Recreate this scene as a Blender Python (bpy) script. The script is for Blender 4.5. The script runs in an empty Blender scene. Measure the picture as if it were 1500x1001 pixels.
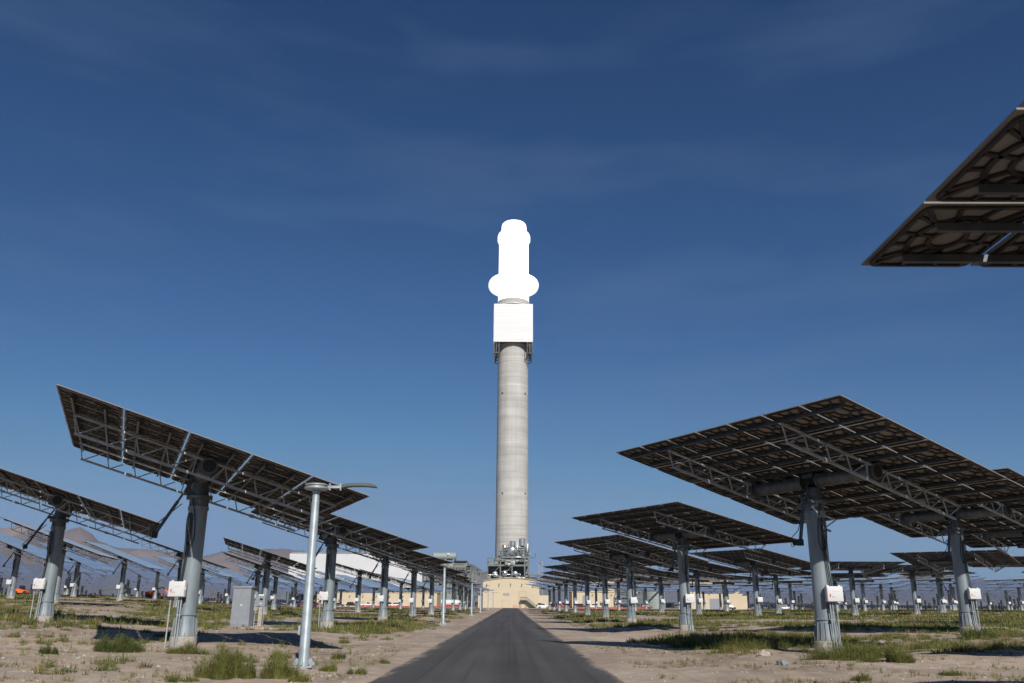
import bpy, bmesh, math, random
from mathutils import Vector, Matrix, noise, Euler
import numpy as np
random.seed(11)
R = math.radians
scene = bpy.context.scene
col = scene.collection

# ------------------------------------------------------------------ camera
FPX, CAM_H, PITCH, ROLL = 1240.8, 1.61, R(17.24), R(0.4255)
ex = Vector((1, 0, 0))
fw = Vector((0, math.cos(PITCH), math.sin(PITCH)))
eu = Vector((0, -math.sin(PITCH), math.cos(PITCH)))
cr = ex * math.cos(ROLL) + eu * math.sin(ROLL)
cu = eu * math.cos(ROLL) - ex * math.sin(ROLL)
CAM = Vector((0, 0, CAM_H))
cam = bpy.data.cameras.new('camera')
camo = bpy.data.objects.new('camera', cam)
col.objects.link(camo)
camo.matrix_world = Matrix(((cr.x, cu.x, -fw.x, 0), (cr.y, cu.y, -fw.y, 0), (cr.z, cu.z, -fw.z, CAM_H), (0, 0, 0, 1)))
cam.sensor_width = 36.0
cam.sensor_fit = 'HORIZONTAL'
cam.lens = FPX / 1500 * 36
cam.dof.use_dof = True
cam.dof.focus_distance = 300.0
cam.dof.aperture_fstop = 2.4
cam.clip_start = 0.1
cam.clip_end = 60000
scene.camera = camo

def pdir(px, py):
    return fw + cr * ((px - 750) / FPX) + cu * ((500.5 - py) / FPX)
def at(px, py, Y):
    d = pdir(px, py)
    return CAM + d * (Y / d.y)
def proj(p):
    v = Vector(p) - CAM
    zc = v.dot(fw)
    return (750 + FPX * v.dot(cr) / zc, 500.5 - FPX * v.dot(cu) / zc, zc)

TOWER = Vector((0.6, 407.0, 0.0))
SUN_AZ, SUN_EL = R(165.4), R(34.2)
SUN = Vector((math.sin(SUN_AZ) * math.cos(SUN_EL), math.cos(SUN_AZ) * math.cos(SUN_EL), math.sin(SUN_EL)))
AIM = Vector((0.6, 407.0, 165.0))

def smooth(a, b, x):
    t = min(1, max(0, (x - a) / (b - a)))
    return t * t * (3 - 2 * t)
def ground_z(x, y):
    if x < 0:
        z = 0.036 * max(0.0, -x - 12.0) * smooth(10, 20, -x)
        z = z if z < 1.8 else 1.8 + (1 - math.exp(-(z - 1.8) / 1.2)) * 1.2
        z *= 0.25 + 0.75 * smooth(0.20, 0.42, -x / max(1.0, y + 8))
    else:
        z = 0.30 * smooth(13, 23, x) + 0.006 * max(0, min(80, x - 23))
    r = math.hypot(x - TOWER.x, y - TOWER.y)
    z *= smooth(110, 230, r)
    z *= smooth(5, 38, y + 8)
    z += -0.22 + 0.5 * smooth(110, 330, y) + 0.2 * smooth(7, 11, abs(x + 0.3)) * (1 - smooth(150, 300, y))
    return z
GP = 0.28      # level of the plant yard

# ------------------------------------------------------------------ materials
def new_mat(name):
    m = bpy.data.materials.new(name)
    m.use_nodes = True
    nt = m.node_tree
    return m, nt, nt.nodes['Principled BSDF']
def mat(name, c, rough=0.6, metal=0.0, var=0.15, scale=6.0, bump=0.0, bscale=40.0, spec=None, obj=True, stretch=None):
    m, nt, b = new_mat(name)
    b.inputs['Roughness'].default_value = rough
    b.inputs['Metallic'].default_value = metal
    if spec is not None:
        b.inputs['Specular IOR Level'].default_value = spec
    tc = nt.nodes.new('ShaderNodeTexCoord')
    src = tc.outputs['Object' if obj else 'Generated']
    if stretch:
        mp = nt.nodes.new('ShaderNodeMapping')
        mp.inputs['Scale'].default_value = stretch
        nt.links.new(src, mp.inputs['Vector'])
        src = mp.outputs['Vector']
    n = nt.nodes.new('ShaderNodeTexNoise')
    n.inputs['Scale'].default_value = scale
    n.inputs['Detail'].default_value = 6
    nt.links.new(src, n.inputs['Vector'])
    r = nt.nodes.new('ShaderNodeValToRGB')
    r.color_ramp.elements[0].position = 0.3
    r.color_ramp.elements[1].position = 0.7
    r.color_ramp.elements[0].color = (*[max(0, x * (1 - var)) for x in c], 1)
    r.color_ramp.elements[1].color = (*[min(1, x * (1 + var)) for x in c], 1)
    nt.links.new(n.outputs['Fac'], r.inputs['Fac'])
    nt.links.new(r.outputs['Color'], b.inputs['Base Color'])
    if bump:
        n2 = nt.nodes.new('ShaderNodeTexNoise')
        n2.inputs['Scale'].default_value = bscale
        n2.inputs['Detail'].default_value = 5
        nt.links.new(src, n2.inputs['Vector'])
        bp = nt.nodes.new('ShaderNodeBump')
        bp.inputs['Strength'].default_value = bump
        bp.inputs['Distance'].default_value = 0.02
        nt.links.new(n2.outputs['Fac'], bp.inputs['Height'])
        nt.links.new(bp.outputs['Normal'], b.inputs['Normal'])
    return m

M = {}
M['galv'] = mat('galvanised_steel', (0.235, 0.280, 0.305), 0.48, 0.25, 0.22, 2.2, 0.12, 60, stretch=(1, 1, 0.35))
def weather(m, dirt=(0.30, 0.245, 0.20)):
    nt = m.node_tree
    b = nt.nodes['Principled BSDF']
    src = b.inputs['Base Color'].links[0].from_socket
    tc = nt.nodes.new('ShaderNodeTexCoord')
    sx = nt.nodes.new('ShaderNodeSeparateXYZ')
    nt.links.new(tc.outputs['Object'], sx.inputs['Vector'])
    n = nt.nodes.new('ShaderNodeTexNoise'); n.inputs['Scale'].default_value = 5.0; n.inputs['Detail'].default_value = 7
    nt.links.new(tc.outputs['Object'], n.inputs['Vector'])
    a = nt.nodes.new('ShaderNodeMath'); a.operation = 'MULTIPLY_ADD'; a.inputs[1].default_value = -1.2
    nt.links.new(n.outputs['Fac'], a.inputs[0]); nt.links.new(sx.outputs['Z'], a.inputs[2])
    r = nt.nodes.new('ShaderNodeMapRange')
    r.inputs['From Min'].default_value = 0.05; r.inputs['From Max'].default_value = -0.45; r.inputs['To Max'].default_value = 0.6
    nt.links.new(a.outputs[0], r.inputs['Value'])
    mp = nt.nodes.new('ShaderNodeMapping'); mp.inputs['Scale'].default_value = (9, 9, 0.5)
    nt.links.new(tc.outputs['Object'], mp.inputs['Vector'])
    n2 = nt.nodes.new('ShaderNodeTexNoise'); n2.inputs['Scale'].default_value = 1.0; n2.inputs['Detail'].default_value = 6
    nt.links.new(mp.outputs['Vector'], n2.inputs['Vector'])
    r2 = nt.nodes.new('ShaderNodeMapRange'); r2.inputs['From Min'].default_value = 0.52; r2.inputs['From Max'].default_value = 0.72; r2.inputs['To Max'].default_value = 0.45
    nt.links.new(n2.outputs['Fac'], r2.inputs['Value'])
    m1 = nt.nodes.new('ShaderNodeMix'); m1.data_type = 'RGBA'
    nt.links.new(r2.outputs['Result'], m1.inputs['Factor']); nt.links.new(src, m1.inputs['A']); m1.inputs['B'].default_value = (0.12, 0.13, 0.135, 1)
    m2 = nt.nodes.new('ShaderNodeMix'); m2.data_type = 'RGBA'
    nt.links.new(r.outputs['Result'], m2.inputs['Factor']); nt.links.new(m1.outputs['Result'], m2.inputs['A']); m2.inputs['B'].default_value = (*dirt, 1)
    nt.links.new(m2.outputs['Result'], b.inputs['Base Color'])
weather(M['galv'])
M['truss'] = mat('bright_galvanised_steel', (0.335, 0.375, 0.395), 0.45, 0.2, 0.2, 3)
M['zinc'] = mat('zinc_coat', (0.40, 0.45, 0.47), 0.4, 0.4, 0.2, 3)
M['dark'] = mat('dark_steel', (0.115, 0.13, 0.14), 0.5, 0.4, 0.3, 4)
M['rail'] = mat('rail_steel', (0.09, 0.105, 0.12), 0.45, 0.5, 0.25, 3)
M['black'] = mat('black_rubber', (0.012, 0.012, 0.013), 0.6, 0, 0.2, 8)
M['back'] = mat('facet_backing', (0.225, 0.209, 0.190), 0.75, 0, 0.12, 3)
M['rib'] = mat('facet_rib', (0.022, 0.019, 0.017), 0.55, 0, 0.2, 5)
M['conc'] = mat('concrete', (0.36, 0.33, 0.29), 0.9, 0, 0.2, 4, 0.4, 50)
M['white'] = mat('white_paint', (0.60, 0.60, 0.605), 0.45, 0, 0.04, 3)
M['barrier'] = mat('faded_red_plastic', (0.34, 0.075, 0.06), 0.6, 0, 0.3, 0.4)
M['red'] = mat('red_paint', (0.45, 0.03, 0.02), 0.5, 0, 0.1, 3)
M['greyprint'] = mat('grey_print', (0.45, 0.42, 0.42), 0.6, 0, 0.05, 3)
M['cabinet'] = mat('grey_cabinet_paint', (0.235, 0.255, 0.28), 0.5, 0, 0.10, 2.5)
M['tan'] = mat('tan_cladding', (0.52, 0.44, 0.315), 0.7, 0, 0.05, 0.3)
M['tandark'] = mat('tan_shutter', (0.42, 0.345, 0.24), 0.7, 0, 0.06, 0.4)
M['greygreen'] = mat('grey_green_paint', (0.21, 0.225, 0.205), 0.6, 0.1, 0.2, 0.4)
M['plantdark'] = mat('weathered_dark_steel', (0.075, 0.085, 0.085), 0.6, 0.2, 0.35, 0.5)
M['plantsteel'] = mat('plant_steel', (0.135, 0.155, 0.155), 0.55, 0.3, 0.25, 0.6)
M['alum'] = mat('aluminium_jacket', (0.52, 0.54, 0.56), 0.32, 0.8, 0.12, 0.6)
M['tank'] = mat('tank_paint', (0.25, 0.29, 0.28), 0.6, 0, 0.08, 0.3)
M['accwhite'] = mat('white_wind_wall', (0.54, 0.55, 0.565), 0.6, 0, 0.05, 0.15)
M['glass'] = mat('dark_glass', (0.015, 0.017, 0.02), 0.08, 0, 0.1, 2)
M['tyre'] = mat('tyre_rubber', (0.015, 0.015, 0.015), 0.8, 0, 0.2, 8)
M['orange'] = mat('orange_paint', (0.75, 0.12, 0.02), 0.5, 0, 0.1, 2)
M['yellow'] = mat('yellow_paint', (0.7, 0.42, 0.03), 0.5, 0, 0.1, 2)
M['rock'] = mat('pale_rock', (0.38, 0.33, 0.28), 0.9, 0, 0.25, 6, 0.6, 30)
M['rockgrey'] = mat('grey_rock', (0.20, 0.20, 0.21), 0.9, 0, 0.3, 6, 0.6, 30)
for nm, c in (('car_white', (0.75, 0.75, 0.75)), ('car_black', (0.015, 0.016, 0.02)), ('car_red', (0.28, 0.02, 0.02)),
              ('car_blue', (0.03, 0.04, 0.09)), ('car_silver', (0.45, 0.46, 0.48))):
    M[nm] = mat(nm, c, 0.25, 0.0, 0.03, 2, spec=0.7)

# mirror glass, a little dusty
m, nt, b = new_mat('mirror_glass')
b.inputs['Metallic'].default_value = 1.0
b.inputs['Base Color'].default_value = (0.86, 0.88, 0.90, 1)
b.inputs['Roughness'].default_value = 0.02
df = nt.nodes.new('ShaderNodeBsdfDiffuse')
df.inputs['Color'].default_value = (0.45, 0.44, 0.42, 1)
mx = nt.nodes.new('ShaderNodeMixShader')
tcn = nt.nodes.new('ShaderNodeTexCoord')
nz = nt.nodes.new('ShaderNodeTexNoise')
nz.inputs['Scale'].default_value = 0.8
nt.links.new(tcn.outputs['Object'], nz.inputs['Vector'])
mr = nt.nodes.new('ShaderNodeMapRange')
mr.inputs['To Min'].default_value = 0.16
mr.inputs['To Max'].default_value = 0.32
nt.links.new(nz.outputs['Fac'], mr.inputs['Value'])
nt.links.new(mr.outputs['Result'], mx.inputs['Fac'])
nt.links.new(b.outputs['BSDF'], mx.inputs[1])
nt.links.new(df.outputs['BSDF'], mx.inputs[2])
nt.links.new(mx.outputs['Shader'], nt.nodes['Material Output'].inputs['Surface'])
M['mirror'] = m

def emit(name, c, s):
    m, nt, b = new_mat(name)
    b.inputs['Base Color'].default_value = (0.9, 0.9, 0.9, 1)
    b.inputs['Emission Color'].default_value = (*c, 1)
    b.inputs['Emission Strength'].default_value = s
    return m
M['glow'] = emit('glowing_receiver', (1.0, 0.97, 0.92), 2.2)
M['painted_spill'] = emit('painted_spill_light', (1.0, 0.98, 0.95), 0.85)  # emission stands in for concentrated sunlight spilling onto the shields and upper neck

# tower concrete: pour lifts, vertical form marks, stains
m, nt, b = new_mat('tower_concrete')
b.inputs['Roughness'].default_value = 0.85
tc = nt.nodes.new('ShaderNodeTexCoord')
def noise_node(scale3, scale, detail=4):
    mp = nt.nodes.new('ShaderNodeMapping')
    mp.inputs['Scale'].default_value = scale3
    nt.links.new(tc.outputs['Object'], mp.inputs['Vector'])
    n = nt.nodes.new('ShaderNodeTexNoise')
    n.inputs['Scale'].default_value = scale
    n.inputs['Detail'].default_value = detail
    nt.links.new(mp.outputs['Vector'], n.inputs['Vector'])
    return n.outputs['Fac']
def ramp_node(fac, stops):
    r = nt.nodes.new('ShaderNodeValToRGB')
    while len(r.color_ramp.elements) < len(stops):
        r.color_ramp.elements.new(0.5)
    for e, (p, c) in zip(r.color_ramp.elements, stops):
        e.position = p
        e.color = (c, c, c, 1) if not isinstance(c, tuple) else (*c, 1)
    nt.links.new(fac, r.inputs['Fac'])
    return r.outputs['Color']
def mul(a, bb, f=1.0):
    mxn = nt.nodes.new('ShaderNodeMix')
    mxn.data_type = 'RGBA'
    mxn.blend_type = 'MULTIPLY'
    mxn.inputs['Factor'].default_value = f
    nt.links.new(a, mxn.inputs['A'])
    nt.links.new(bb, mxn.inputs['B'])
    return mxn.outputs['Result']
base = ramp_node(noise_node((0.02, 0.02, 0.35), 1.0, 8), [(0.3, (0.42, 0.41, 0.385)), (0.5, (0.485, 0.475, 0.445)), (0.72, (0.55, 0.54, 0.51))])
b2 = ramp_node(noise_node((0.6, 0.6, 0.015), 1.0, 4), [(0.35, 0.90), (0.6, 1.0)])
b3 = ramp_node(noise_node((0.02, 0.02, 1.6), 1.0, 2), [(0.40, 0.88), (0.52, 1.0)])
b4 = ramp_node(noise_node((1, 1, 1), 0.12, 6), [(0.35, 0.88), (0.65, 1.05)])
nt.links.new(mul(mul(mul(base, b2), b3), b4), b.inputs['Base Color'])
M['towerconc'] = m

# white cladding with horizontal sheet joints
m, nt, b = new_mat('white_cladding')
b.inputs['Roughness'].default_value = 0.4
tc = nt.nodes.new('ShaderNodeTexCoord')
c = ramp_node(noise_node((0.05, 0.05, 1.2), 1.0, 3), [(0.35, 0.64), (0.6, 0.68)])
nt.links.new(c, b.inputs['Base Color'])
M['cladding'] = m

# desert ground
m, nt, b = new_mat('desert_sand')
b.inputs['Roughness'].default_value = 0.95
b.inputs['Specular IOR Level'].default_value = 0.1
tc = nt.nodes.new('ShaderNodeTexCoord')
big = ramp_node(noise_node((1, 1, 1), 0.11, 8), [(0.3, (0.362, 0.285, 0.222)), (0.5, (0.435, 0.346, 0.272)), (0.7, (0.50, 0.405, 0.324))])
mid = ramp_node(noise_node((1, 1, 1), 1.7, 8), [(0.3, 0.80), (0.65, 1.06)])
fine = ramp_node(noise_node((1, 1, 1), 28, 6), [(0.3, 0.72), (0.55, 1.0), (0.75, 1.18)])
spk = ramp_node(noise_node((1, 1, 1), 9, 3), [(0.30, 0.70), (0.36, 1.0)])
trk = ramp_node(noise_node((1.6, 0.03, 1), 1.0, 5), [(0.36, 0.86), (0.52, 1.0)])
pat = ramp_node(noise_node((1, 1, 1), 0.45, 10), [(0.36, 0.84), (0.50, 1.0), (0.66, 1.06)])
nt.links.new(mul(mul(mul(mul(mul(big, mid), fine), spk), trk), pat), b.inputs['Base Color'])
bp = nt.nodes.new('ShaderNodeBump')
bp.inputs['Strength'].default_value = 0.55
bp.inputs['Distance'].default_value = 0.04
addn = nt.nodes.new('ShaderNodeMath')
addn.operation = 'ADD'
nt.links.new(noise_node((1, 1, 1), 14, 8), addn.inputs[0])
nt.links.new(noise_node((1, 1, 1), 2.2, 6), addn.inputs[1])
nt.links.new(addn.outputs[0], bp.inputs['Height'])
nt.links.new(bp.outputs['Normal'], b.inputs['Normal'])
M['sand'] = m

# asphalt with long wheel tracks
m, nt, b = new_mat('asphalt')
b.inputs['Roughness'].default_value = 0.82
b.inputs['Specular IOR Level'].default_value = 0.3
tc = nt.nodes.new('ShaderNodeTexCoord')
a0 = ramp_node(noise_node((1, 0.02, 1), 1.1, 4), [(0.32, (0.060, 0.056, 0.054)), (0.5, (0.076, 0.072, 0.069)), (0.68, (0.094, 0.089, 0.085))])
a1 = ramp_node(noise_node((1, 1, 1), 60, 4), [(0.3, 0.7), (0.7, 1.25)])
a2 = ramp_node(noise_node((1, 0.4, 1), 0.5, 6), [(0.3, 0.88), (0.7, 1.1)])
a3 = ramp_node(noise_node((3.0, 0.012, 1), 1.0, 2), [(0.36, 0.78), (0.46, 1.0)])
asph = mul(mul(mul(a0, a1), a2), a3)
sx = nt.nodes.new('ShaderNodeSeparateXYZ')
nt.links.new(tc.outputs['Object'], sx.inputs['Vector'])
o1 = nt.nodes.new('ShaderNodeMath'); o1.operation = 'ADD'; o1.inputs[1].default_value = 0.28
o2 = nt.nodes.new('ShaderNodeMath'); o2.operation = 'ABSOLUTE'
o3 = nt.nodes.new('ShaderNodeMath'); o3.operation = 'MULTIPLY_ADD'; o3.inputs[1].default_value = 1.3
nt.links.new(sx.outputs['X'], o1.inputs[0]); nt.links.new(o1.outputs[0], o2.inputs[0])
nt.links.new(noise_node((1, 0.35, 1), 2.2, 8), o3.inputs[0]); nt.links.new(o2.outputs[0], o3.inputs[2])
mr_ = nt.nodes.new('ShaderNodeMapRange')
mr_.inputs['From Min'].default_value = 3.50
mr_.inputs['From Max'].default_value = 3.95
mr_.inputs['To Max'].default_value = 0.85
nt.links.new(o3.outputs[0], mr_.inputs['Value'])
mxs = nt.nodes.new('ShaderNodeMix'); mxs.data_type = 'RGBA'
nt.links.new(mr_.outputs['Result'], mxs.inputs['Factor'])
nt.links.new(asph, mxs.inputs['A'])
mxs.inputs['B'].default_value = (0.36, 0.29, 0.23, 1)
nt.links.new(mxs.outputs['Result'], b.inputs['Base Color'])
bp = nt.nodes.new('ShaderNodeBump')
bp.inputs['Strength'].default_value = 0.3
bp.inputs['Distance'].default_value = 0.01
nt.links.new(noise_node((1, 1, 1), 90, 3), bp.inputs['Height'])
nt.links.new(bp.outputs['Normal'], b.inputs['Normal'])
M['asphalt'] = m

# desert mountains
m, nt, b = new_mat('desert_mountain')
b.inputs['Roughness'].default_value = 1.0
b.inputs['Specular IOR Level'].default_value = 0.0
tc = nt.nodes.new('ShaderNodeTexCoord')
mm = ramp_node(noise_node((1, 1, 2.5), 0.0011, 10), [(0.3, (0.125, 0.104, 0.112)), (0.5, (0.165, 0.136, 0.140)), (0.68, (0.225, 0.188, 0.184))])
nt.links.new(mm, b.inputs['Base Color'])
M['mountain'] = m

def grass_mat(name, c1, c2):
    m, nt, b = new_mat(name)
    b.inputs['Roughness'].default_value = 0.7
    b.inputs['Specular IOR Level'].default_value = 0.2
    g = nt.nodes.new('ShaderNodeNewGeometry')
    r = nt.nodes.new('ShaderNodeValToRGB')
    r.color_ramp.elements[0].color = (*c1, 1)
    r.color_ramp.elements[1].color = (*c2, 1)
    nt.links.new(g.outputs['Random Per Island'], r.inputs['Fac'])
    nt.links.new(r.outputs['Color'], b.inputs['Base Color'])
    tr = nt.nodes.new('ShaderNodeBsdfTranslucent')
    nt.links.new(r.outputs['Color'], tr.inputs['Color'])
    mx = nt.nodes.new('ShaderNodeMixShader')
    mx.inputs['Fac'].default_value = 0.25
    nt.links.new(b.outputs['BSDF'], mx.inputs[1])
    nt.links.new(tr.outputs['BSDF'], mx.inputs[2])
    nt.links.new(mx.outputs['Shader'], nt.nodes['Material Output'].inputs['Surface'])
    return m
M['grass'] = grass_mat('olive_grass', (0.105, 0.120, 0.030), (0.225, 0.232, 0.075))
M['grassyellow'] = grass_mat('yellow_green_weed', (0.135, 0.150, 0.036), (0.25, 0.25, 0.085))
M['grassdark'] = grass_mat('dark_green_weed', (0.060, 0.085, 0.024), (0.130, 0.155, 0.050))
M['grassdry'] = grass_mat('dry_grass', (0.24, 0.17, 0.075), (0.40, 0.30, 0.15))

# ------------------------------------------------------------------ mesh builder
class MB:
    def __init__(self):
        self.v, self.f, self.m = [], [], []
    def add(self, vs, fs, mi=0):
        o = len(self.v)
        self.v += [tuple(p) for p in vs]
        self.f += [tuple(i + o for i in f) for f in fs]
        self.m += [mi] * len(fs) if not isinstance(mi, (list, tuple)) else list(mi)
        return self
    def box(self, c, s, mi=0, mt=None):
        x, y, z = s[0] / 2, s[1] / 2, s[2] / 2
        vs = [Vector((a * x, b_ * y, d * z)) for d in (-1, 1) for b_ in (-1, 1) for a in (-1, 1)]
        if mt is not None:
            vs = [mt @ p for p in vs]
        c = Vector(c)
        vs = [p + c for p in vs]
        return self.add(vs, [(0, 2, 3, 1), (4, 5, 7, 6), (0, 1, 5, 4), (2, 6, 7, 3), (0, 4, 6, 2), (1, 3, 7, 5)], mi)
    def box2(self, a, b_, mi=0):
        return self.box([(p + q) / 2 for p, q in zip(a, b_)], [abs(q - p) for p, q in zip(a, b_)], mi)
    def bar(self, p, q, w, h=None, mi=0, up=Vector((0, 0, 1))):
        p, q = Vector(p), Vector(q)
        d = q - p
        L = d.length
        if L < 1e-6: return self
        d.normalize()
        if abs(d.dot(up)) > 0.98: up = Vector((0, 1, 0))
        s = d.cross(up).normalized()
        u = s.cross(d)
        mt = Matrix((s, d, u)).transposed()
        return self.box((p + q) / 2, (w, L, h or w), mi, mt)
    def tube(self, pts, r, seg=10, mi=0, caps=True):
        pts = [Vector(p) for p in pts]
        rs = r if isinstance(r, (list, tuple)) else [r] * len(pts)
        vs, fs = [], []
        prev = None
        for i, p in enumerate(pts):
            d = (pts[min(i + 1, len(pts) - 1)] - pts[max(i - 1, 0)])
            if d.length < 1e-9: d = Vector((0, 0, 1))
            d.normalize()
            if prev is None:
                a = Vector((0, 0, 1)) if abs(d.z) < 0.9 else Vector((1, 0, 0))
                s = d.cross(a).normalized()
            else:
                s = (prev - d * prev.dot(d)).normalized()
            prev = s
            u = d.cross(s)
            for k in range(seg):
                t = 2 * math.pi * k / seg
                vs.append(p + (s * math.cos(t) + u * math.sin(t)) * rs[i])
        for i in range(len(pts) - 1):
            for k in range(seg):
                k2 = (k + 1) % seg
                fs.append((i * seg + k, i * seg + k2, (i + 1) * seg + k2, (i + 1) * seg + k))
        if caps:
            fs.append(tuple(range(seg - 1, -1, -1)))
            n = (len(pts) - 1) * seg
            fs.append(tuple(n + k for k in range(seg)))
        return self.add(vs, fs, mi)
    def lathe(self, prof, seg=24, mi=0, c=(0, 0, 0)):
        vs, fs = [], []
        n = len(prof)
        for (r, z) in prof:
            for k in range(seg):
                t = 2 * math.pi * k / seg
                vs.append((c[0] + r * math.cos(t), c[1] + r * math.sin(t), c[2] + z))
        for i in range(n - 1):
            for k in range(seg):
                k2 = (k + 1) % seg
                fs.append((i * seg + k, i * seg + k2, (i + 1) * seg + k2, (i + 1) * seg + k))
        fs.append(tuple(range(seg - 1, -1, -1)))
        fs.append(tuple((n - 1) * seg + k for k in range(seg)))
        return self.add(vs, fs, mi)
    def sphere(self, c, r, seg=14, rings=8, mi=0, sc=(1, 1, 1)):
        prof = [(max(1e-3, r * math.sin(math.pi * i / rings)), -r * math.cos(math.pi * i / rings)) for i in range(rings + 1)]
        o = len(self.v)
        self.lathe(prof, seg, mi)
        for i in range(o, len(self.v)):
            p = self.v[i]
            self.v[i] = (p[0] * sc[0] + c[0], p[1] * sc[1] + c[1], p[2] * sc[2] + c[2])
        return self
    def prism(self, poly, axis, a, b_, mi=0):
        # poly: 2-D outline, extruded along axis 'x' or 'y' from a to b
        n = len(poly)
        if axis == 'y':
            vs = [(p[0], a, p[1]) for p in poly] + [(p[0], b_, p[1]) for p in poly]
        else:
            vs = [(a, p[0], p[1]) for p in poly] + [(b_, p[0], p[1]) for p in poly]
        fs = [tuple(range(n)), tuple(range(2 * n - 1, n - 1, -1))]
        fs += [(i, n + i, n + (i + 1) % n, (i + 1) % n) for i in range(n)]
        return self.add(vs, fs, mi)
    def mesh(self, name, mats, smooth_angle=35):
        me = bpy.data.meshes.new(name)
        me.from_pydata(self.v, [], self.f)
        for x in mats: me.materials.append(x)
        if len(mats) > 1:
            me.polygons.foreach_set('material_index', self.m)
        bm = bmesh.new()
        bm.from_mesh(me)
        bmesh.ops.recalc_face_normals(bm, faces=bm.faces)
        if smooth_angle:
            lim = R(smooth_angle)
            for f in bm.faces: f.smooth = True
            for e in bm.edges:
                if len(e.link_faces) == 2 and e.calc_face_angle(0) > lim: e.smooth = False
        bm.to_mesh(me)
        bm.free()
        return me
    def build(self, name, mats, parent=None, smooth_angle=35):
        return place(name, self.mesh(name, mats if isinstance(mats, (list, tuple)) else [mats], smooth_angle), parent)

def place(name, me, parent=None, mx=None):
    o = bpy.data.objects.new(name, me)
    col.objects.link(o)
    if parent is not None: o.parent = parent
    if mx is not None: o.matrix_basis = mx
    return o
def tag(o, label, cat, group=None):
    o['label'] = label
    o['category'] = cat
    if group: o['group'] = group
    return o
def thing(name, label, cat, loc=(0, 0, 0), rz=0.0, group=None):
    o = bpy.data.objects.new(name, None)
    col.objects.link(o)
    o.empty_display_size = 0.2
    o.location = loc
    o.rotation_euler = (0, 0, rz)
    return tag(o, label, cat, group)

ORD = ['', 'first', 'second', 'third', 'fourth', 'fifth', 'sixth', 'seventh', 'eighth', 'ninth', 'tenth', 'eleventh', 'twelfth',
       'thirteenth', 'fourteenth', 'fifteenth', 'sixteenth', 'seventeenth', 'eighteenth', 'nineteenth', 'twentieth', 'twenty-first',
       'twenty-second', 'twenty-third', 'twenty-fourth', 'twenty-fifth', 'twenty-sixth', 'twenty-seventh', 'twenty-eighth', 'twenty-ninth',
       'thirtieth', 'thirty-first', 'thirty-second', 'thirty-third', 'thirty-fourth', 'thirty-fifth', 'thirty-sixth', 'thirty-seventh',
       'thirty-eighth', 'thirty-ninth', 'fortieth'] + ['%dth' % i for i in range(41, 140)]

# ------------------------------------------------------------------ heliostat meshes
PX_, PY_ = 1.666, 2.146          # facet pitch along the tube and down the slope
FX, FY = 1.606, 2.092            # facet size
HC = 6.256                       # tube axis above ground
ZF = 0.37                        # mirror plane above tube axis
RAILS = [(j - 2) * PY_ + s * 0.53 for j in range(5) for s in (-1, 1)]
FACETS = [((i - 3) * PX_, (j - 2) * PY_) for j in range(5) for i in range(7)]

def facet_mb(mb, cx, cy, ribs, tilt=(0, 0)):
    mt = Euler((tilt[0], tilt[1], 0)).to_matrix()
    o = Vector((cx, cy, ZF))
    x, y, h = FX / 2, FY / 2, 0.012
    vs = [o + mt @ Vector((a * x, b_ * y, d * h)) for d in (-1, 1) for b_ in (-1, 1) for a in (-1, 1)]
    mb.add(vs, [(0, 2, 3, 1), (4, 5, 7, 6), (0, 1, 5, 4), (2, 6, 7, 3), (0, 4, 6, 2), (1, 3, 7, 5)], [1, 0, 1, 1, 1, 1])
    if not ribs: return
    zt, zb = ZF - 0.014, ZF - 0.055
    def strip(pts, w, closed):
        n = len(pts)
        vs, fs = [], []
        for i in range(n):
            p = pts[i]
            a = pts[(i - 1) % n] if (closed or i > 0) else p
            c = pts[(i + 1) % n] if (closed or i < n - 1) else p
            tx, ty = c[0] - a[0], c[1] - a[1]
            L = math.hypot(tx, ty) or 1
            nx, ny = -ty / L * w / 2, tx / L * w / 2
            for sx, z in ((1, zt), (1, zb), (-1, zb), (-1, zt)):
                vs.append((cx + p[0] + nx * sx, cy + p[1] + ny * sx, z))
        for i in range(n if closed else n - 1):
            k = (i + 1) % n
            for q in range(3):
                fs.append((i * 4 + q, i * 4 + q + 1, k * 4 + q + 1, k * 4 + q))
        mb.add(vs, fs, 2)
    ins, rad = 0.085, 0.10
    rr = []
    for sx, sy, a0 in ((1, 1, 0), (-1, 1, 90), (-1, -1, 180), (1, -1, 270)):
        for k in range(4):
            a = R(a0 + k * 30)
            rr.append((sx * (x - ins - rad) + rad * math.cos(a), sy * (y - ins - rad) + rad * math.sin(a)))
    strip(rr, 0.055, True)
    ell = lambda a, b_, n, ox=0, oy=0: [(ox + a * math.cos(2 * math.pi * k / n), oy + b_ * math.sin(2 * math.pi * k / n)) for k in range(n)]
    strip(ell(0.24, 0.30, 16), 0.07, True)
    strip(ell(0.50, 0.66, 22), 0.075, True)
    strip(ell(0.13, 0.13, 10, 0, 0.50), 0.05, True)
    strip(ell(0.13, 0.13, 10, 0, -0.50), 0.05, True)
    for k in range(12):
        a = 2 * math.pi * (k + 0.5) / 12
        dx, dy = math.cos(a), math.sin(a)
        t = min((x - ins) / max(1e-6, abs(dx)), (y - ins) / max(1e-6, abs(dy)))
        s0 = 0.52 if k % 2 else 0.25
        q = (dx * t, dy * t)
        strip([(dx * s0, dy * s0 * 1.25), ((dx * s0 + q[0]) / 2, (dy * s0 * 1.25 + q[1]) / 2), q], 0.06, False)
    for sx in (-1, 1):
        for sy in (-1, 1):
            strip([(sx * 0.38, sy * 0.46), (sx * (x - 0.13), sy * (y - 0.13))], 0.075, False)

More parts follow.
